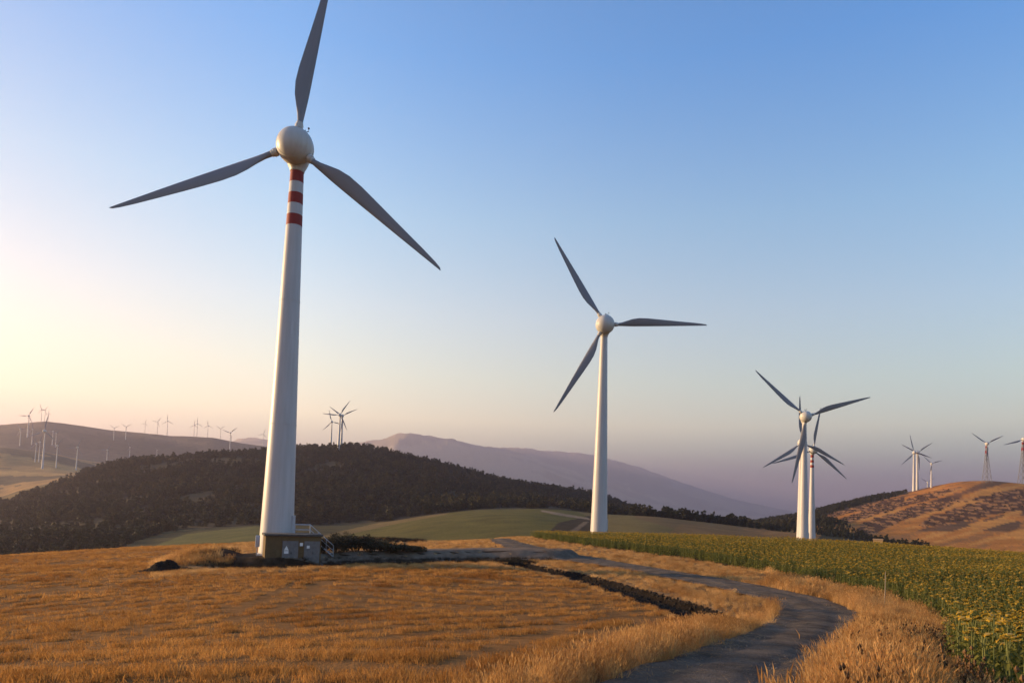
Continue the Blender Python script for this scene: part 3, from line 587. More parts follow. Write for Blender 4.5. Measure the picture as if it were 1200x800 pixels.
for x0, pat in ((-1.0, 0), (0.95, 1)):
    b = MB(); b.box((x0, -D_ / 2 - 0.05, 0.08), (x0 + 1.42, -D_ / 2 + 0.02, 2.2), 0, 0.012)
    for q in range(5): b.box((x0 + 0.2, -D_ / 2 - 0.075, 0.3 + q * 0.09), (x0 + 1.2, -D_ / 2 - 0.045, 0.35 + q * 0.09))
    b.box((x0 + 0.69, -D_ / 2 - 0.066, 0.1), (x0 + 0.73, -D_ / 2 - 0.04, 2.18)); dr = b.build('door', M['hut_door'], k)
    h_ = MB(); h_.box((x0 + 0.78, -D_ / 2 - 0.12, 1.0), (x0 + 0.82, -D_ / 2 - 0.05, 1.2), 0, 0.008); h_.build('handle', M['dark'], dr)
    s_ = MB(); cx, cz_ = x0 + 0.36, 1.55
    if pat == 0: s_.add([(cx - .22, -D_ / 2 - .056, cz_ - .2), (cx + .22, -D_ / 2 - .056, cz_ - .2), (cx, -D_ / 2 - .056, cz_ + .22), (cx - .22, -D_ / 2 - .07, cz_ - .2), (cx + .22, -D_ / 2 - .07, cz_ - .2), (cx, -D_ / 2 - .07, cz_ + .22)], [(3, 4, 5), (0, 2, 1), (0, 1, 4, 3), (1, 2, 5, 4), (2, 0, 3, 5)]); s_.box((cx - .2, -D_ / 2 - .07, cz_ - .5), (cx + .2, -D_ / 2 - .056, cz_ - .25))
    else: s_.box((cx - .13, -D_ / 2 - .07, cz_ - .02), (cx + .13, -D_ / 2 - .056, cz_ + .25))
    s_.build('warning_sign', M['sign_white'], dr)
b = MB(); b.box((0.55, -D_ / 2 - 0.03, 1.75), (0.83, -D_ / 2 + 0.01, 2.05), 0, 0.01); b.build('notice_plate', M['sign_white'], k)
b = MB(); b.box((-W / 2 - 0.35, -D_ / 2 - 0.5, -0.6), (W / 2 + 0.35, -D_ / 2 - 0.003, 0.06), 0, 0.03); b.build('apron_slab', M['concrete'], k)
# stair and platform to the tower door, right of the kiosk
st = tag(empty('access_stair', Vector((MAIN.x, MAIN.y, MAIN.z)) + side * 1.62 - vd * 0.3, rzk), 'galvanised steel stair with handrails leading up to the tower, right of the kiosk', 'stair')
PH = 1.95; f = MB(); f.box((0, -0.6, PH - 0.08), (1.55, 0.6, PH)); 
for x in (0.1, 1.45):
    for y in (-0.55, 0.55): f.tube([(x, y, -0.3), (x, y, PH - 0.08)], 0.045, 8)
f.build('platform', M['steel'], st)
s1 = MB(); NS = 8; X0, X1 = 1.55, 3.75
for i in range(NS):
    z = PH * (1 - (i + 1) / (NS + 1)); x = X0 + (X1 - X0) * (i + 0.5) / NS; s1.box((x - 0.14, -0.5, z - 0.03), (x + 0.14, 0.5, z))
s1.build('step', M['steel'], st)
s2 = MB()
for y in (-0.55, 0.55): s2.tube([(X0, y, PH - 0.1), (X1, y, -0.05)], 0.06, 6)
s2.build('stringer', M['steel'], st)
for y in (-0.58, 0.58):
    hr = MB(); hr.tube([(0.0, y, PH + 1.05), (1.5, y, PH + 1.05), (X1 + 0.05, y, 1.0), (X1 + 0.05, y, -0.1)], 0.035, 8); hr.tube([(0.0, y, PH + 0.55), (1.5, y, PH + 0.55), (X1 + 0.05, y, 0.5)], 0.025, 8)
    for x, z in ((0.05, PH), (1.5, PH)): hr.tube([(x, y, z), (x, y, z + 1.05)], 0.03, 8)
    for q in (0.35, 0.7): x = X0 + (X1 - X0) * q; z = PH * (1 - q); hr.tube([(x, y, z), (x, y, z + 1.02)], 0.025, 8)
    hr.build('handrail', M['steel'], st)
# white panel on a post left of the tower
sp = pad_point(300.5, 651); sg = tag(empty('information_sign', sp, rzk + R(35)), 'small white panel on a thin post at the left foot of the nearest turbine', 'sign')
b = MB(); b.tube([(0, 0, -0.4), (0, 0, 1.9)], 0.04, 8); b.build('post', M['steel'], sg)
b = MB(); b.box((-0.24, -0.075, 0.85), (0.24, -0.045, 1.95), 0, 0.008); b.build('panel', M['sign_white'], sg)
# wooden stake at the sunflower edge
sk = hit(1036, 712, 8, 128); b = MB(); rr_ = math.hypot(sk.x, sk.y); hs = 37 / FPX * rr_
b.tube([(0, 0, -0.4), (0.02, 0, hs * 0.5), (0.0, 0.02, hs)], [0.03, 0.027, 0.022], 7); M['stake'] = speckled('weathered stake wood', (0.20, 0.16, 0.11), (0.34, 0.28, 0.20), 9, 0.9); o = b.build('stake', M['stake']); o.location = sk; o.rotation_euler = (R(2), R(1.5), 0); tag(o, 'thin upright wooden stake in the dry grass at the sunflower edge', 'stake')
# small stone shed on the far side of the sunflower field
sh = at(1029, 641, 235); sh.z = float(terrain_z(sh.x, sh.y)); top = at(1029, 630.5, 235); hh_ = max(2.2, top.z - sh.z)
s = tag(empty('stone_shed', sh, R(-30)), 'tiny ochre stone shed beyond the right part of the sunflower field', 'shed')
b = MB(); b.box((-1.25, -1.1, -0.8), (1.25, 1.1, hh_ - 0.45)); b.add([(-1.25, -1.1, hh_ - .45), (-1.25, 1.1, hh_ - .45), (-1.25, 0, hh_ - .22), (1.25, -1.1, hh_ - .45), (1.25, 1.1, hh_ - .45), (1.25, 0, hh_ - .22)], [(0, 2, 1), (3, 4, 5)]); M['stone'] = speckled('ochre stone', (0.42, 0.25, 0.10), (0.55, 0.35, 0.16), 2.5, 0.9, (0.5, 0.04)); b.build('wall', M['stone'], s)
b = MB()
for sgn in (-1, 1):
    P0 = [(-1.4, 1.28 * sgn, hh_ - .5), (1.4, 1.28 * sgn, hh_ - .5), (1.4, 0, hh_ - .17), (-1.4, 0, hh_ - .17)]; b.add(P0 + [(x, y, z + .09) for x, y, z in P0], [(0, 1, 2, 3), (4, 5, 6, 7), (0, 1, 5, 4), (2, 3, 7, 6), (0, 3, 7, 4), (1, 2, 6, 5)])
M['tile'] = speckled('old roof tiles', (0.34, 0.20, 0.085), (0.42, 0.26, 0.12), 5, 0.9); b.build('roof', M['tile'], s)
b = MB(); b.box((-0.4, -1.14, 0.0), (0.4, -1.09, 1.65)); b.build('door', M['bark'], s)

# ------------------------------------------------------------------ plants: meshes
def leaf_cloud(clumps, per, size, rng, up=0.35):
    """many small leaf faces filling lumpy clumps: [(centre, radii)]"""
    V = []; F = []
    for c_, rad in clumps:
        d = rng.normal(size=(per, 3)); d /= np.linalg.norm(d, axis=1)[:, None]; rr = rng.random(per) ** 0.45
        P = np.array(c_) + d * np.array(rad) * rr[:, None]
        for p in P:
            a_ = rng.normal(size=3); a_[2] *= 0.6; a_ /= np.linalg.norm(a_); b_ = np.cross(a_, rng.normal(size=3)); b_ /= np.linalg.norm(b_); s_ = size * (0.6 + 0.8 * rng.random())
            k = len(V); V += [p - a_ * s_, p + b_ * s_ * 0.55, p + a_ * s_, p - b_ * s_ * 0.55]; F.append((k, k + 1, k + 2, k + 3))
    return np.array(V), F
def crown_clumps(h, w, rng, n=9, conic=0.0):
    out = []
    for i in range(n):
        q = 0.32 + 0.63 * rng.random(); ang = rng.random() * 6.28; rr = w * (0.25 + 0.45 * rng.random()) * (1 - conic * (q - 0.3)); s_ = w * (0.28 + 0.22 * rng.random()) * (1 - 0.5 * conic * q)
        out.append(((rr * math.cos(ang), rr * math.sin(ang), h * q), (s_, s_, s_ * 0.8)))
    out.append(((0, 0, h * 0.62), (w * 0.5, w * 0.5, h * 0.3))); out.append(((rng.normal() * .1 * w, 0, h * 0.88), (w * 0.3, w * 0.3, h * 0.11))); return out
def trunk_mb(h, r, rng):
    b = MB(); b.tube([(0, 0, -0.6), (0, 0, 0.1), (0.05 * h * rng.normal() * .4, 0, h * 0.35), (0, 0.03 * h, h * 0.8)], [r * 1.3, r, r * 0.75, r * 0.2], 8)
    for i in range(5):
        a_ = rng.random() * 6.28; z = h * (0.3 + 0.3 * rng.random()); L = h * (0.22 + 0.12 * rng.random()); b.tube([(0, 0, z), (L * .5 * math.cos(a_), L * .5 * math.sin(a_), z + L * .35), (L * math.cos(a_), L * math.sin(a_), z + L * .8)], [r * .5, r * .3, r * .1], 5)
    return b
def tree(name, p, h, w, seed, mat, label, cat, group, conic=0.0, per=90, size=0.3):
    rng = np.random.default_rng(seed); r_ = tag(empty(name, p, rng.random() * 6), label, cat, group)
    trunk_mb(h, h * 0.028, rng).build('trunk', M['bark'], r_, True); V, F = leaf_cloud(crown_clumps(h, w, rng, 10, conic), per, size, rng); np_mesh('crown', V, F, mat, False, None, True, r_); return r_
ORD = ['first', 'second', 'third', 'fourth', 'fifth', 'sixth', 'seventh', 'eighth', 'ninth', 'tenth', 'eleventh', 'twelfth', 'thirteenth', 'fourteenth']
TL = [(756, 595, 10), (764, 597, 8.5), (773, 598, 6), (786, 595, 11), (794, 598, 8), (800, 599, 8), (808, 600, 9), (816, 600, 9.5), (822, 603, 7.5), (829, 603, 11), (838, 607, 9), (847, 607, 9.5), (858, 612, 6.5)]
for i, (u, tv, w) in enumerate(TL):
    d = 432 + 5 * math.sin(i * 2.1); a_, _ = az_tan(u, 605); x, y = d * math.sin(a_[0]), d * math.cos(a_[0]); z = float(terrain_z(x, y)); tp = at(u, tv, d).z; h_ = max(3.5, tp - z)
    tree('field_tree', Vector((x, y, z - 0.1)), h_, w * d / FPX * 0.5, 40 + i, M['leaf_dark'], f'dark tree, {ORD[i]} from the left in the tree row beyond the tan field', 'tree', 'dark trees along the far edge of the tan field', 0.2, 80, 0.42)
for i, (u, tv, w) in enumerate([(370.5, 520, 10), (402, 519, 4), (416, 518.5, 9), (434, 520, 15), (451, 523, 9)]):
    d = 905; a_, _ = az_tan(u, 528); x, y = d * math.sin(a_[0]), d * math.cos(a_[0]); z = float(terrain_z(x, y)); h_ = max(4, at(u, tv, d).z - z)
    tree('hilltop_tree', Vector((x, y, z - 0.2)), h_, w * d / FPX * 0.5, 70 + i, M['leaf_dark'], ['low wide tree left of the turbines on the wooded hilltop', 'narrow little tree just right of the turbines on the wooded hilltop', 'round tree on the wooded hilltop skyline, next beyond the narrow little one', 'broad flat topped tree mass on the wooded hilltop skyline', 'rightmost round tree on the wooded hilltop before the slope drops'][i], 'tree', 'trees on the wooded hilltop', 0, 90, 0.7)
for i, (u, v, h_, w) in enumerate([(378, 649, 1.5, 1.5), (391, 648, 2.0, 2.0), (404, 647.5, 1.8, 2.1), (418, 647, 2.0, 1.9), (433, 647, 1.6, 2.0), (449, 647, 1.3, 1.7), (465, 647, 1.0, 1.6), (484, 646.5, 0.8, 1.5)]):
    p = hit(u, v, 60, 128); rng = np.random.default_rng(90 + i); r_ = tag(empty('shrub', p), f'dark shrub, {ORD[i]} from the left in the hedge right of the kiosk', 'shrub', 'dark shrubs behind the track')
    b = MB()
    for j in range(7): a_ = j * 0.9 + i; b.tube([(0, 0, -0.2), (0.3 * w * math.cos(a_), 0.3 * w * math.sin(a_), h_ * 0.5), (0.55 * w * math.cos(a_), 0.55 * w * math.sin(a_), h_ * 0.85)], [0.05, 0.03, 0.012], 5)
    b.build('stem', M['bark'], r_)
    cl = [((w * 0.5 * math.cos(a_) * q, w * 0.5 * math.sin(a_) * q, h_ * (0.4 + 0.3 * q2)), (w * 0.42, w * 0.42, h_ * 0.4)) for a_, q, q2 in zip(rng.random(8) * 6.28, rng.random(8) + .3, rng.random(8))]
    V, F = leaf_cloud(cl, 160, 0.11, rng); np_mesh('foliage', V, F, M['leaf_shrub'], False, None, True, r_)

def tuft(n, h, spread, width, lean, rng, ears=0.0, droop=0.35):
    V = []; F = []
    for i in range(n):
        a_ = rng.random() * 6.28; r_ = spread * math.sqrt(rng.random()); x, y = r_ * math.cos(a_), r_ * math.sin(a_); hh = h * (0.55 + 0.6 * rng.random()); la = rng.random() * 6.28; ln = lean * (0.3 + rng.random()) * hh
        dx, dy = ln * math.cos(la), ln * math.sin(la); wa = rng.random() * 6.28; wx, wy = width * math.cos(wa), width * math.sin(wa); k = len(V)
        V += [(x - wx, y - wy, -0.03), (x + wx, y + wy, -0.03), (x + dx * .45 + wx * .8, y + dy * .45 + wy * .8, hh * .6), (x + dx * .45 - wx * .8, y + dy * .45 - wy * .8, hh * .6), (x + dx + dx * droop, y + dy + dy * droop, hh)]
        F += [(k, k + 1, k + 2, k + 3), (k + 3, k + 2, k + 4)]
        if rng.random() < ears:
            k = len(V); ex, ey, ez = x + dx * 1.1, y + dy * 1.1, hh * 0.97; e = width * 1.7; L = h * 0.16
            V += [(ex, ey, ez - L * .3), (ex + e, ey, ez + L * .3), (ex + dx * .2, ey + dy * .2, ez + L), (ex - e, ey, ez + L * .3)]; F.append((k, k + 1, k + 2, k + 3))
            V += [(ex, ey + e, ez + L * .3), (ex, ey - e, ez + L * .3)]; F.append((k, k + 4, k + 2, k + 5))
    return np.array(V), F
def proto(name, V, F, mats, mi=None): return np_mesh(name, V, F, mats, False, mi, False)
def scatter(name, P, rot, scl, protos, label=None):
    """ONE object: points carrying instances of the given meshes"""
    me = bpy.data.meshes.new(name); me.vertices.add(len(P)); me.vertices.foreach_set('co', np.asarray(P, np.float32).ravel())
    me.attributes.new('rot', 'FLOAT_VECTOR', 'POINT').data.foreach_set('vector', np.asarray(rot, np.float32).ravel())
    sv = np.asarray(scl, np.float32); sv = np.repeat(sv[:, None], 3, 1) if sv.ndim == 1 else sv
    me.attributes.new('scl', 'FLOAT_VECTOR', 'POINT').data.foreach_set('vector', sv.ravel())
    me.attributes.new('pick', 'INT', 'POINT').data.foreach_set('value', RNG.integers(0, len(protos), len(P)).astype(np.int32))
    o = bpy.data.objects.new(name, me); COL.objects.link(o); tag(o, kind='stuff')
    g = bpy.data.node_groups.new(name, 'GeometryNodeTree'); g.interface.new_socket('Geometry', in_out='INPUT', socket_type='NodeSocketGeometry'); g.interface.new_socket('Geometry', in_out='OUTPUT', socket_type='NodeSocketGeometry')
    gi = g.nodes.new('NodeGroupInput'); go = g.nodes.new('NodeGroupOutput'); ip = g.nodes.new('GeometryNodeInstanceOnPoints'); jn = g.nodes.new('GeometryNodeJoinGeometry')
    for pr in reversed(protos):
        oi = g.nodes.new('GeometryNodeObjectInfo'); oi.inputs['Object'].default_value = pr; oi.inputs['As Instance'].default_value = True; g.links.new(oi.outputs['Geometry'], jn.inputs[0])
    def att(nm, t):
        a_ = g.nodes.new('GeometryNodeInputNamedAttribute'); a_.data_type = t; a_.inputs['Name'].default_value = nm; return a_.outputs['Attribute']
    er = g.nodes.new('FunctionNodeEulerToRotation'); g.links.new(att('rot', 'FLOAT_VECTOR'), er.inputs[0])
    g.links.new(gi.outputs[0], ip.inputs['Points']); g.links.new(jn.outputs[0], ip.inputs['Instance']); ip.inputs['Pick Instance'].default_value = True
    g.links.new(att('pick', 'INT'), ip.inputs['Instance Index']); g.links.new(er.outputs[0], ip.inputs['Rotation']); g.links.new(att('scl', 'FLOAT_VECTOR'), ip.inputs['Scale']); g.links.new(ip.outputs[0], go.inputs[0])
    md = o.modifiers.new('scatter', 'NODES'); md.node_group = g; return o
def polar_points(r0_, r1_, dens, a0=-52, a1=52):
    n = int(0.5 * (r1_**2 - r0_**2) * R(a1 - a0) * dens); r = np.sqrt(r0_**2 + RNG.random(n) * (r1_**2 - r0_**2)); a_ = R(a0) + RNG.random(n) * R(a1 - a0); return r * np.sin(a_), r * np.cos(a_)
def rings(spec, a0=-52, a1=52):
    q = [polar_points(r0_, r1_, d, a0, a1) for r0_, r1_, d in spec]; return np.concatenate([a for a, _ in q]), np.concatenate([b for _, b in q])
def zone(x, y):
    z = terrain_z(x, y); u, v = project(x, y, z); u = np.nan_to_num(u, nan=-9999); v = np.nan_to_num(v, nan=9999); u2 = u + fbm(x * 1.1, y * 1.1, 3) * 10; v2 = v + fbm(x * 1.1 + 50, y * 1.1, 3) * 6 * np.clip(30 / np.hypot(x, y), .2, 1)
    nz_ = fbm(x * 1.6 + 20, y * 1.6, 3) * np.clip(600 / np.hypot(x, y), 5, 40); road = in_poly(u + nz_, v + nz_ * .3, ROAD); dr, _ = line_dist(x, y, road_m[::6]); td, _ = line_dist(x, y, track_m[::4]); dt, _ = line_dist(x, y, ditch_m); pd_ = np.hypot(x - MAIN.x, y - MAIN.y)
    return dict(z=z, u=u, v=v, road=road | (dr < 1.0), dr=dr, td=td, dt=dt, pad=pd_, field=in_poly(u2, v2, FIELD), sunf=in_poly(u2, v2, SUNF), pit=np.hypot((x - pit.x) / 1.5, (y - pit.y) / 1.7))

# ------------------------------------------------------------------ golden stubble field
rg_ = np.random.default_rng(11)
st_protos = [proto('stubble_tuft', *tuft(30, 0.17, 0.24, 0.0062, 0.5, rg_, 0.1), M['stubble']) for _ in range(4)]
st_far = [proto('stubble_clump', *tuft(38, 0.19, 0.42, 0.012, 0.55, rg_, 0.1), M['stubble']) for _ in range(3)]
def rows_of(x, y):                         # mowing lines: two sets meeting in a ragged seam
    a_ = np.sin((y * 0.95 + x * 0.30 + 0.006 * x * x + fbm(x / 16, y / 16, 3) * 7) / 2.9 * 2 * math.pi); b_ = np.sin((y * 0.55 - x * 0.83 + 0.004 * y * y + fbm(x / 20, y / 20, 3) * 6) / 2.6 * 2 * math.pi)
    w_ = sstep(-0.06, 0.06, fbm(x / 34 + 3, y / 26, 2) - 0.012 * (y - 42)); return a_ * w_ + b_ * (1 - w_)
WHEEL = []
for pts in ([(-60, 742), (120, 738), (300, 733.5), (430, 731), (560, 728.5), (640, 726)], [(40, 768), (160, 742), (250, 727), (300, 716), (332, 700), (366, 681)], [(-40, 716), (40, 698), (100, 687), (178, 676)], [(560, 792), (640, 758), (700, 735), (770, 718)], [(380, 692), (450, 706), (520, 712), (640, 712)]):
    c_ = to_ground(resample(pts, 24)); nrm = np.gradient(c_, axis=0); nrm = np.c_[-nrm[:, 1], nrm[:, 0]] / np.hypot(*nrm.T)[:, None]; WHEEL += [c_ + nrm * 0.9, c_ - nrm * 0.9]
def wheel_dist(x, y): return np.min([line_dist(x, y, w)[0] for w in WHEEL], axis=0) + 0.5 * np.abs(fbm(x / 2, y / 2, 3))
def field_points(spec):
    x, y = rings(spec); q = zone(x, y); rw = rows_of(x, y); pat = fbm(x / 5, y / 5, 4)
    ok = q['field'] & ~q['road'] & (q['td'] > 3.7) & (q['pad'] > 6.0) & (q['dt'] > 1.5) & (wheel_dist(x, y) > 0.45) & (q['pit'] > 1.4) & (RNG.random(len(x)) < 0.55 + 0.5 * rw + 0.9 * pat)
    x, y, rw, pat = x[ok], y[ok], rw[ok], pat[ok]; n = len(x)
    rot = np.c_[RNG.normal(0, .12, n), RNG.normal(0, .12, n), RNG.random(n) * 6.28]; sc = (0.70 + 0.34 * rw + 0.8 * pat + RNG.normal(0, .12, n)).clip(.3, 1.7)
    return np.c_[x, y, q['z'][ok]], rot, np.c_[np.ones(n), np.ones(n), sc]
P, ro, s_ = field_points([(4, 16, 22), (16, 32, 15), (32, 46, 8)]); scatter('stubble', P, ro, s_, st_protos)
P, ro, s_ = field_points([(46, 80, 5.0), (80, 132, 2.6)]); scatter('stubble', P, ro, s_, st_far)

# ------------------------------------------------------------------ tall dry grass along the road, ditch and banks
gr_protos = [proto('grass_tuft', *tuft(38, 0.62, 0.20, 0.0058, 0.38, rg_, 0.45, 0.6), M['straw']) for _ in range(4)]
gr_far = [proto('grass_clump', *tuft(44, 0.60, 0.42, 0.012, 0.42, rg_, 0.4, 0.6), M['straw']) for _ in range(3)]
def verge_points(spec):
    x, y = rings(spec); q = zone(x, y); pat = fbm(x / 2.2, y / 2.2, 4); r_ = np.hypot(x, y)
    edge = np.clip((q['dr'] - 1.05) / 1.1, 0, 1)
    on_edge = (~q['field']) & (~q['sunf']); fringe = q['field'] & (q['dt'] < 2.3) & (q['dt'] > 1.7)
    ok = (on_edge | (fringe & (RNG.random(len(x)) < .35))) & ~q['road'] & (q['td'] > 2.2) & (q['pad'] > 5.0) & (q['dt'] > 1.55) & (~(((q['td'] < 9.0) | (q['pad'] < 9)) & (q['v'] > 653) & (q['u'] < 622)) | (np.hypot((x - mound.x) / 4.4, (y - mound.y) / 4.4) < 1.15)) & (q['pit'] > 1.4) & (RNG.random(len(x)) < (0.35 + 0.65 * edge) * (0.78 + 0.9 * pat)) & ((q['td'] > 4.2) | (RNG.random(len(x)) < .15))
    n = int(ok.sum()); sc = ((0.55 + 0.45 * edge) * (0.92 + 0.9 * pat))[ok] + RNG.normal(0, .1, n); right = (q['u'][ok] > 900) & (r_[ok] < 30); sc = np.where(right, sc * 1.2, sc) * np.where((q['u'] < 900) & (r_ > 22), np.interp(r_, [22, 32, 60], [1, .5, .42]), 1.0)[ok]; sc = sc * np.where((np.hypot((x - mound.x) / 4.4, (y - mound.y) / 4.4) < 1.2)[ok], 2.1, 1.0); sc = sc * np.where((q['dt'] < 2.6) | (q['td'] < 6), .6, 1.0)[ok]; sc = sc * np.where(((q['u'] > 1085) & (r_ < 30))[ok], .62, 1.0); sc = sc.clip(.2, 1.7)
    return np.c_[x[ok], y[ok], q['z'][ok]], np.c_[RNG.normal(0, .1, n), RNG.normal(0, .1, n) + 0.08, RNG.random(n) * 6.28], np.c_[sc ** .5, sc ** .5, sc]
P, ro, s_ = verge_points([(4, 18, 34), (18, 36, 20), (36, 48, 10)]); scatter('dry_grass', P, ro, s_, gr_protos)
P, ro, s_ = verge_points([(48, 85, 5.5), (85, 135, 2.4)]); scatter('dry_grass', P, ro, s_, gr_far)
# brown seeding weeds in the right foreground and beside the road
def weed(rng):
    V = []; F = []; b = MB()
    for i in range(6):
        a_ = rng.random() * 6.28; h_ = 0.55 + 0.35 * rng.random(); l_ = 0.22 * rng.random(); tip = (l_ * math.cos(a_), l_ * math.sin(a_), h_); b.tube([(0, 0, 0), (tip[0] * .4, tip[1] * .4, h_ * .5), tip], [.006, .005, .003], 4)
        for j in range(7):
            q = 0.45 + 0.55 * rng.random(); c_ = np.array(tip) * q + rng.normal(0, .035, 3); s1_ = 0.022 + 0.014 * rng.random()
            b.add([c_ + (s1_, 0, 0), c_ + (0, s1_, 0), c_ - (s1_, 0, 0), c_ - (0, s1_, 0), c_ + (0, 0, s1_ * 1.6), c_ - (0, 0, s1_ * 1.3)], [(0, 1, 4), (1, 2, 4), (2, 3, 4), (3, 0, 4), (1, 0, 5), (2, 1, 5), (3, 2, 5), (0, 3, 5)])
    return b.V, b.F
wp = [proto('weed_plant', *weed(rg_), M['weed']) for _ in range(3)]
x, y = rings([(5, 30, 3.0)], 5, 52); q = zone(x, y); ok = ~q['road'] & ~q['field'] & ~q['sunf'] & (q['u'] > 940) & (q['dr'] > 1.6) & (RNG.random(len(x)) < 0.25 + 1.6 * fbm(x / 1.8, y / 1.8, 3)); n = int(ok.sum())
scatter('seeding_weed', np.c_[x[ok], y[ok], q['z'][ok]], np.c_[RNG.normal(0, .08, n), RNG.normal(0, .08, n), RNG.random(n) * 6.28], 0.7 + 0.5 * RNG.random(n), wp)
# near-black clods in the ditch, stones on the road edges
def clod(rng):
    bm = bmesh.new(); bmesh.ops.create_icosphere(bm, subdivisions=1, radius=0.5)
    V = [tuple(np.array(v.co) * (0.75 + 0.5 * rng.random()) * np.array((1, .85, .6))) for v in bm.verts]; F = [tuple(v.index for v in f.verts) for f in bm.faces]; bm.free(); return V, F
M['clod'] = speckled('near black clod', (0.010, 0.008, 0.006), (0.026, 0.020, 0.015), 6, 0.95); M['pebble'] = speckled('road stone', (0.12, 0.11, 0.10), (0.26, 0.23, 0.20), 6, 0.9)
cpr = [proto('soil_clod', *clod(rg_), M['clod']) for _ in range(4)]; ppr = [proto('pebble_stone', *clod(rg_), M['pebble']) for _ in range(4)]
x, y = rings([(14, 75, 22.0)], -32, 25); q = zone(x, y); ok = ((q['dt'] < 1.55) | (q['pit'] < 1.25) | ((q['td'] > 2.2) & (q['td'] < 3.8) & (q['v'] > 655) & (RNG.random(len(x)) < .3))) & ~q['road']; n = int(ok.sum())
scatter('clods', np.c_[x[ok], y[ok], q['z'][ok]], RNG.random((n, 3)) * 6.28, 0.08 + 0.22 * RNG.random(n) ** 2, cpr)
x, y = rings([(4, 26, 60), (26, 45, 12)], -20, 40); q = zone(x, y); ok = q['road'] & (RNG.random(len(x)) < 0.15 + 0.85 * np.clip((q['dr'] - .9) / .8, 0, 1)); n = int(ok.sum())
scatter('gravel', np.c_[x[ok], y[ok], q['z'][ok] + 0.135], RNG.random((n, 3)) * 6.28, 0.012 + 0.05 * RNG.random(n) ** 3, ppr)

def straws(rng):
    V = []; F = []
    for i in range(9):
        a_ = rng.random() * 6.28; L = 0.05 + 0.11 * rng.random(); cx, cy = rng.normal(0, .12, 2); dx, dy = L * math.cos(a_), L * math.sin(a_); w = 0.004; k = len(V)
        V += [(cx - dx - dy * w / L, cy - dy + dx * w / L, .006), (cx - dx + dy * w / L, cy - dy - dx * w / L, .006), (cx + dx, cy + dy, .02 + .02 * rng.random())]; F.append((k, k + 1, k + 2))
    return np.array(V), F
spr = [proto('straw_litter', *straws(rg_), M['straw']) for _ in range(3)]
x, y = rings([(4, 24, 14), (24, 50, 5)], -20, 40); q = zone(x, y); ok = (q['dr'] < 2.2) & (RNG.random(len(x)) < 0.08 + 0.9 * np.clip((q['dr'] - .7) / .9, 0, 1)); n = int(ok.sum())
scatter('loose_straw', np.c_[x[ok], y[ok], q['z'][ok] + 0.15], np.c_[np.zeros((n, 2)), RNG.random(n) * 6.28], 0.7 + 0.6 * RNG.random(n), spr)

# ------------------------------------------------------------------ sunflowers
def sunflower(rng):
    b = MB(); h_ = 1.25; b.tube([(0, 0, -0.05), (0.01, 0, 0.6), (0.0, -0.03, 1.12), (0, -0.10, 1.24)], [.018, .015, .012, .010], 5, 1)
    for i in range(11):
        a_ = i * 2.4 + rng.random() * .5; z = 0.22 + 0.85 * i / 11; L = (0.34 - 0.012 * i) * (0.8 + 0.4 * rng.random()); w = L * 0.42; dr = 0.15 + 0.5 * rng.random(); ca, sa = math.cos(a_), math.sin(a_)
        pts = [(0.03, 0, 0), (0.16, -w * .45, 0.03), (L * .45, -w * .6, 0.05), (L * .8, -w * .33, -L * dr * .5), (L, 0, -L * dr), (L * .8, w * .33, -L * dr * .5), (L * .45, w * .6, .05), (.16, w * .45, .03), (L * .5, 0, .0)]
        V = [(x * ca - y_ * sa, x * sa + y_ * ca, z + zz) for x, y_, zz in pts]; b.add(V, [(0, 1, 8, 7), (1, 2, 8), (2, 3, 8), (3, 4, 8), (4, 5, 8), (5, 6, 8), (6, 7, 8)], 0)
    hd = MB(); n = 12; r_ = 0.05 + 0.025 * rng.random(); tilt = R(45 + 45 * rng.random())
    base = [(0, 0, 0)] + [(r_ * math.cos(6.2832 * k / n), r_ * math.sin(6.2832 * k / n), 0) for k in range(n)]; front = [(0, 0, -0.022)] + [(r_ * .95 * math.cos(6.2832 * k / n), r_ * .95 * math.sin(6.2832 * k / n), -0.018) for k in range(n)]
    V = base + front; F = []; 
    for k in range(n): k2 = (k + 1) % n; F += [(0, 1 + k, 1 + k2), (n + 1, n + 2 + k2, n + 2 + k), (1 + k, 1 + k2, n + 2 + k2, n + 2 + k)]
    hd.add(V, F, 1)
    for k in range(10):
        a_ = 6.2832 * (k + rng.random() * .6) / 10; l = r_ + 0.018 + 0.03 * rng.random(); w = 0.02; ca, sa = math.cos(a_), math.sin(a_); dz = rng.normal(0, .018) - .005
        P_ = [(r_ * .9, -w, -.01), (r_ + .03, -w * 1.3, dz), (l, 0, dz * 2), (r_ + .03, w * 1.3, dz), (r_ * .9, w, -.01)]; hd.add([(x * ca - y_ * sa, x * sa + y_ * ca, zz) for x, y_, zz in P_], [(0, 1, 2, 3, 4)], 0)
    for k in range(7):
        a_ = 6.2832 * k / 7; l = r_ + 0.03; w = 0.03; ca, sa = math.cos(a_), math.sin(a_); hd.add([(x * ca - y_ * sa, x * sa + y_ * ca, zz) for x, y_, zz in [(r_ * .5, -w, .012), (l, 0, .02), (r_ * .5, w, .012)]], [(0, 1, 2)], 2)
    m_ = Matrix.Translation((0, -0.13, 1.235)) @ Matrix.Rotation(-math.pi / 2 + tilt, 4, 'X') @ Matrix.Scale(-1, 4, (0, 0, 1)); hd.V = [tuple(m_ @ Vector(v)) for v in hd.V]
    return b, hd
SF = [sunflower(rg_) for _ in range(5)]; sf_protos = []
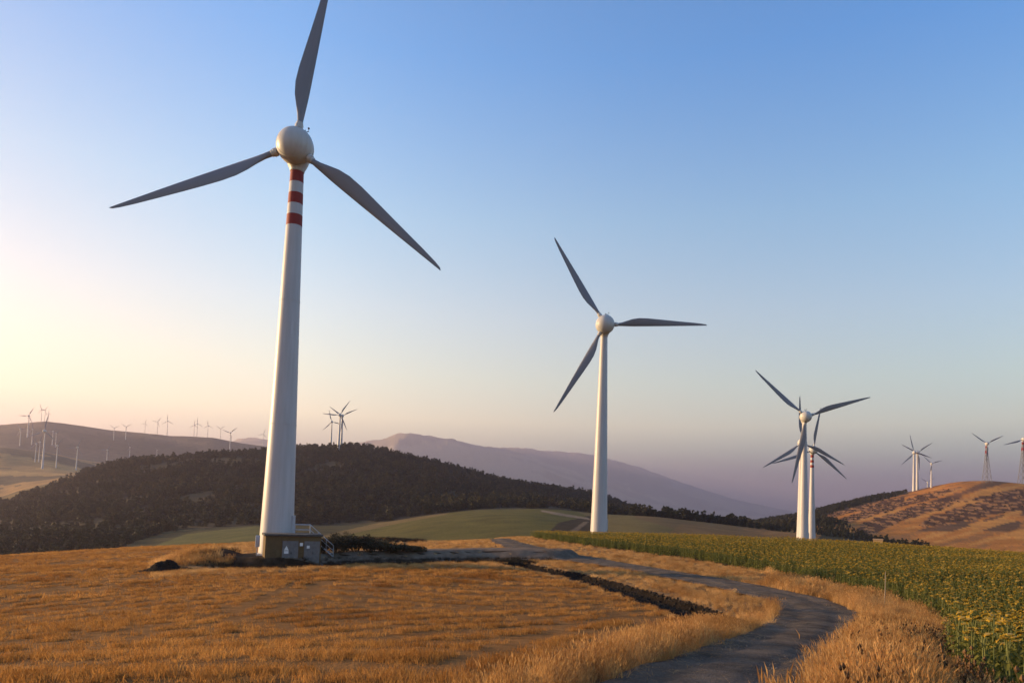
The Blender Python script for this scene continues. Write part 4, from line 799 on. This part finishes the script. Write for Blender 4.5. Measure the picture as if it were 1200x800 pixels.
for b, hd in SF:
    c_ = MB(); c_.V = list(b.V); c_.F = list(b.F); c_.mi = list(b.mi); c_.add(hd.V, hd.F, 0); c_.mi = list(b.mi) + [i + 2 for i in hd.mi]
    c_.mi = [0 if m__ == 4 else m__ for m__ in c_.mi]
    sf_protos.append(proto('sunflower_plant', c_.V, c_.F, [M['sf_leaf'], M['sf_stem'], M['sf_petal'], M['sf_disc']], c_.mi))
ca, sa = math.cos(R(20)), math.sin(R(20)); gx, gy = np.meshgrid(np.arange(-40, 190, 0.62), np.arange(-60, 170, 0.38)); gx = gx + RNG.normal(0, .16, gx.shape); gy = gy + RNG.normal(0, .14, gy.shape)
x = (gx * ca + gy * sa).ravel(); y = (-gx * sa + gy * ca).ravel(); r_ = np.hypot(x, y); a_ = np.arctan2(x, y); k_ = (r_ > 9) & (r_ < 131) & (np.abs(a_) < R(52)); x, y = x[k_], y[k_]
q = zone(x, y); ok = q['sunf'] & ~q['road'] & (q['dr'] > 2.6) & (RNG.random(len(x)) < 0.93); x, y, z, u, v = x[ok], y[ok], q['z'][ok], q['u'][ok], q['v'][ok]; n = len(x)
sc = (0.98 + 0.35 * fbm(x / 7, y / 7, 3) + RNG.normal(0, .07, n)).clip(.6, 1.3); rot = np.c_[RNG.normal(0, .05, n), RNG.normal(0, .05, n), np.where(RNG.random(n) < .38, R(-45) + RNG.normal(0, .7, n), RNG.random(n) * 6.28)]
vis = (u > -5) & (u < 1205) & (v < 830); order = np.argsort(np.where(vis, np.hypot(x, y), 1e9))[:300]; first = np.zeros(n, bool); first[order] = True
SFL = 'leafy green sunflower with a yellow head in the nearest part of the sunflower field'
sf_root = []
for b, hd in SF:
    o = b.build('sunflower', [M['sf_leaf'], M['sf_stem']], None, False, False); h2 = hd.build('flower_head', [M['sf_petal'], M['sf_disc'], M['sf_leaf']], o, False, False); sf_root.append((o, h2))
for j, i in enumerate(order):
    o, h2 = sf_root[j % 5]; o = o.copy(); COL.objects.link(o); h2 = h2.copy(); COL.objects.link(h2); h2.parent = o
    o.location = (x[i], y[i], z[i]); o.rotation_euler = rot[i]; o.scale = (sc[i],) * 3; tag(o, SFL, 'sunflower', 'sunflowers in the front of the field')
f_ = ~first; scatter('sunflower_field', np.c_[x, y, z][f_], rot[f_], sc[f_], sf_protos)

# ------------------------------------------------------------------ woods and scrub
def forest_tree(h, w, rng, per, size, conic): V, F = leaf_cloud(crown_clumps(h, w, rng, 8, conic) + [((0, 0, h * .2), (w * .62, w * .62, h * .2)), ((w * .3, -w * .2, h * .1), (w * .6, w * .6, h * .12))], per, size, rng); return V, F
ft = [proto('forest_tree', *forest_tree(6.5 + i % 3, 2.6 + .3 * (i % 4), np.random.default_rng(200 + i), 26, 0.62, 0.5 * (i % 2)), M['leaf_forest']) for i in range(6)]
def far_points(r0_, r1_, dens, a0, a1): x, y = polar_points(r0_, r1_, dens, a0, a1); z = terrain_z(x, y); u, v = project(x, y, z); return x, y, z, np.nan_to_num(u, nan=-9999), np.nan_to_num(v, nan=9999), np.hypot(x, y)
x, y, z, u, v, r_ = far_points(440, 1080, 0.052, -52, 22); cl = fbm(x / 45, y / 45, 4)
edge_v = np.interp(u, [-400, 0, 150, 300, 400, 450, 500, 560, 650, 690, 730, 760, 860], [640, 640, 632, 620, 622, 616, 608, 597, 594, 602, 604, 604, 612]) + fbm(x / 20, y / 20, 3) * 8
ok = (u < 868) & (v < edge_v - 1) & (RNG.random(len(x)) < 0.92 + 5.0 * np.minimum(cl + 0.06, 0)) & ~((r_ > 880) & (u < 95)) & ~((r_ > 880) & (u > 350) & (u < 440) & (RNG.random(len(x)) < .6))
track_gap = np.abs(v - np.interp(u, [525, 550], [553, 561])); ok &= ~((u > 525) & (u < 550) & (track_gap < 1.5))
xc, yc, zc, uc, vc, rc = far_points(165, 450, 0.075, -52, -15); okc = in_poly(uc, vc + fbm(xc / 14, yc / 14, 3) * 9, LEFTWOOD) & (RNG.random(len(xc)) < 0.85)
xb, yb, zb, ub, vb, rb = far_points(424, 450, 0.12, 6, 22); okb = (ub > 738) & (ub < 864) & (RNG.random(len(xb)) < 0.75 + 1.6 * fbm(xb / 8, yb / 8, 3)); x, y, z, cl = np.r_[x, xb, xc], np.r_[y, yb, yc], np.r_[z, zb, zc], np.r_[cl, fbm(xb / 8, yb / 8, 3), fbm(xc / 30, yc / 30, 3)]; ok = np.r_[ok, okb, okc]; near_k = np.clip(np.hypot(x, y) / 480, .3, 1)
n = int(ok.sum()); scatter('forest', np.c_[x, y, z - .2][ok], np.c_[np.zeros((n, 2)), RNG.random(n) * 6.28], np.c_[0.65 + .45 * RNG.random(n), 0.65 + .45 * RNG.random(n), (0.36 + .75 * RNG.random(n) ** 1.8) * (1 + .8 * cl[ok])] * near_k[ok][:, None], ft)
x, y, z, u, v, r_ = far_points(430, 1000, 0.05, 10, 45); v2 = v + fbm(x / 25, y / 25, 3) * 6
ok = (in_poly(u, v2, [(862, 625), (870, 608), (945, 598), (1000, 583), (1058, 571), (1066, 574), (1055, 581), (1000, 594), (955, 607), (1000, 616), (985, 632), (930, 628)]) | in_poly(u, v2, [(955, 632), (985, 622), (1050, 633), (1100, 641), (1085, 645), (1000, 640)]) ) & (RNG.random(len(x)) < .8)
n = int(ok.sum()); scatter('woodland', np.c_[x, y, z - .2][ok], np.c_[np.zeros((n, 2)), RNG.random(n) * 6.28], np.where(v[ok] > 618, .42, np.interp(u[ok], [900, 1000, 1060], [.75, .55, .4])) * (0.7 + .6 * RNG.random(n)), ft)
sc_pr = [proto('scrub_bush', *leaf_cloud([((0, 0, .5), (1.1, 1.0, .7)), ((.7, .2, .4), (.6, .6, .5)), ((-.5, .5, .4), (.7, .6, .5))], 40, .28, np.random.default_rng(300 + i)), M['leaf_shrub']) for i in range(3)]
x, y, z, u, v, r_ = far_points(430, 950, 0.11, 18, 46); v2 = v + fbm(x / 12, y / 12, 3) * 5; inb = np.zeros(len(x), bool)
for p_ in DARKS[:5]: inb |= in_poly(u, v2, p_)
rw = np.sin((x * 0.80 + y * 0.6) / 6.5 * 2 * math.pi + fbm(x / 30, y / 30, 2) * 3); ok = inb & (rw > -.1) & (RNG.random(len(x)) < .8); n = int(ok.sum())
scatter('hillside_scrub', np.c_[x, y, z][ok], np.c_[np.zeros((n, 2)), RNG.random(n) * 6.28], 0.22 + 0.5 * RNG.random(n) ** 2.5, sc_pr)
# bank and mound weeds, near black with the bank's shade put into their colour
wpt = [proto('bank_tuft', *tuft(40, 0.5, 0.35, 0.012, 0.5, np.random.default_rng(400 + i), 0.2, 0.5), M['bank']) for i in range(3)]
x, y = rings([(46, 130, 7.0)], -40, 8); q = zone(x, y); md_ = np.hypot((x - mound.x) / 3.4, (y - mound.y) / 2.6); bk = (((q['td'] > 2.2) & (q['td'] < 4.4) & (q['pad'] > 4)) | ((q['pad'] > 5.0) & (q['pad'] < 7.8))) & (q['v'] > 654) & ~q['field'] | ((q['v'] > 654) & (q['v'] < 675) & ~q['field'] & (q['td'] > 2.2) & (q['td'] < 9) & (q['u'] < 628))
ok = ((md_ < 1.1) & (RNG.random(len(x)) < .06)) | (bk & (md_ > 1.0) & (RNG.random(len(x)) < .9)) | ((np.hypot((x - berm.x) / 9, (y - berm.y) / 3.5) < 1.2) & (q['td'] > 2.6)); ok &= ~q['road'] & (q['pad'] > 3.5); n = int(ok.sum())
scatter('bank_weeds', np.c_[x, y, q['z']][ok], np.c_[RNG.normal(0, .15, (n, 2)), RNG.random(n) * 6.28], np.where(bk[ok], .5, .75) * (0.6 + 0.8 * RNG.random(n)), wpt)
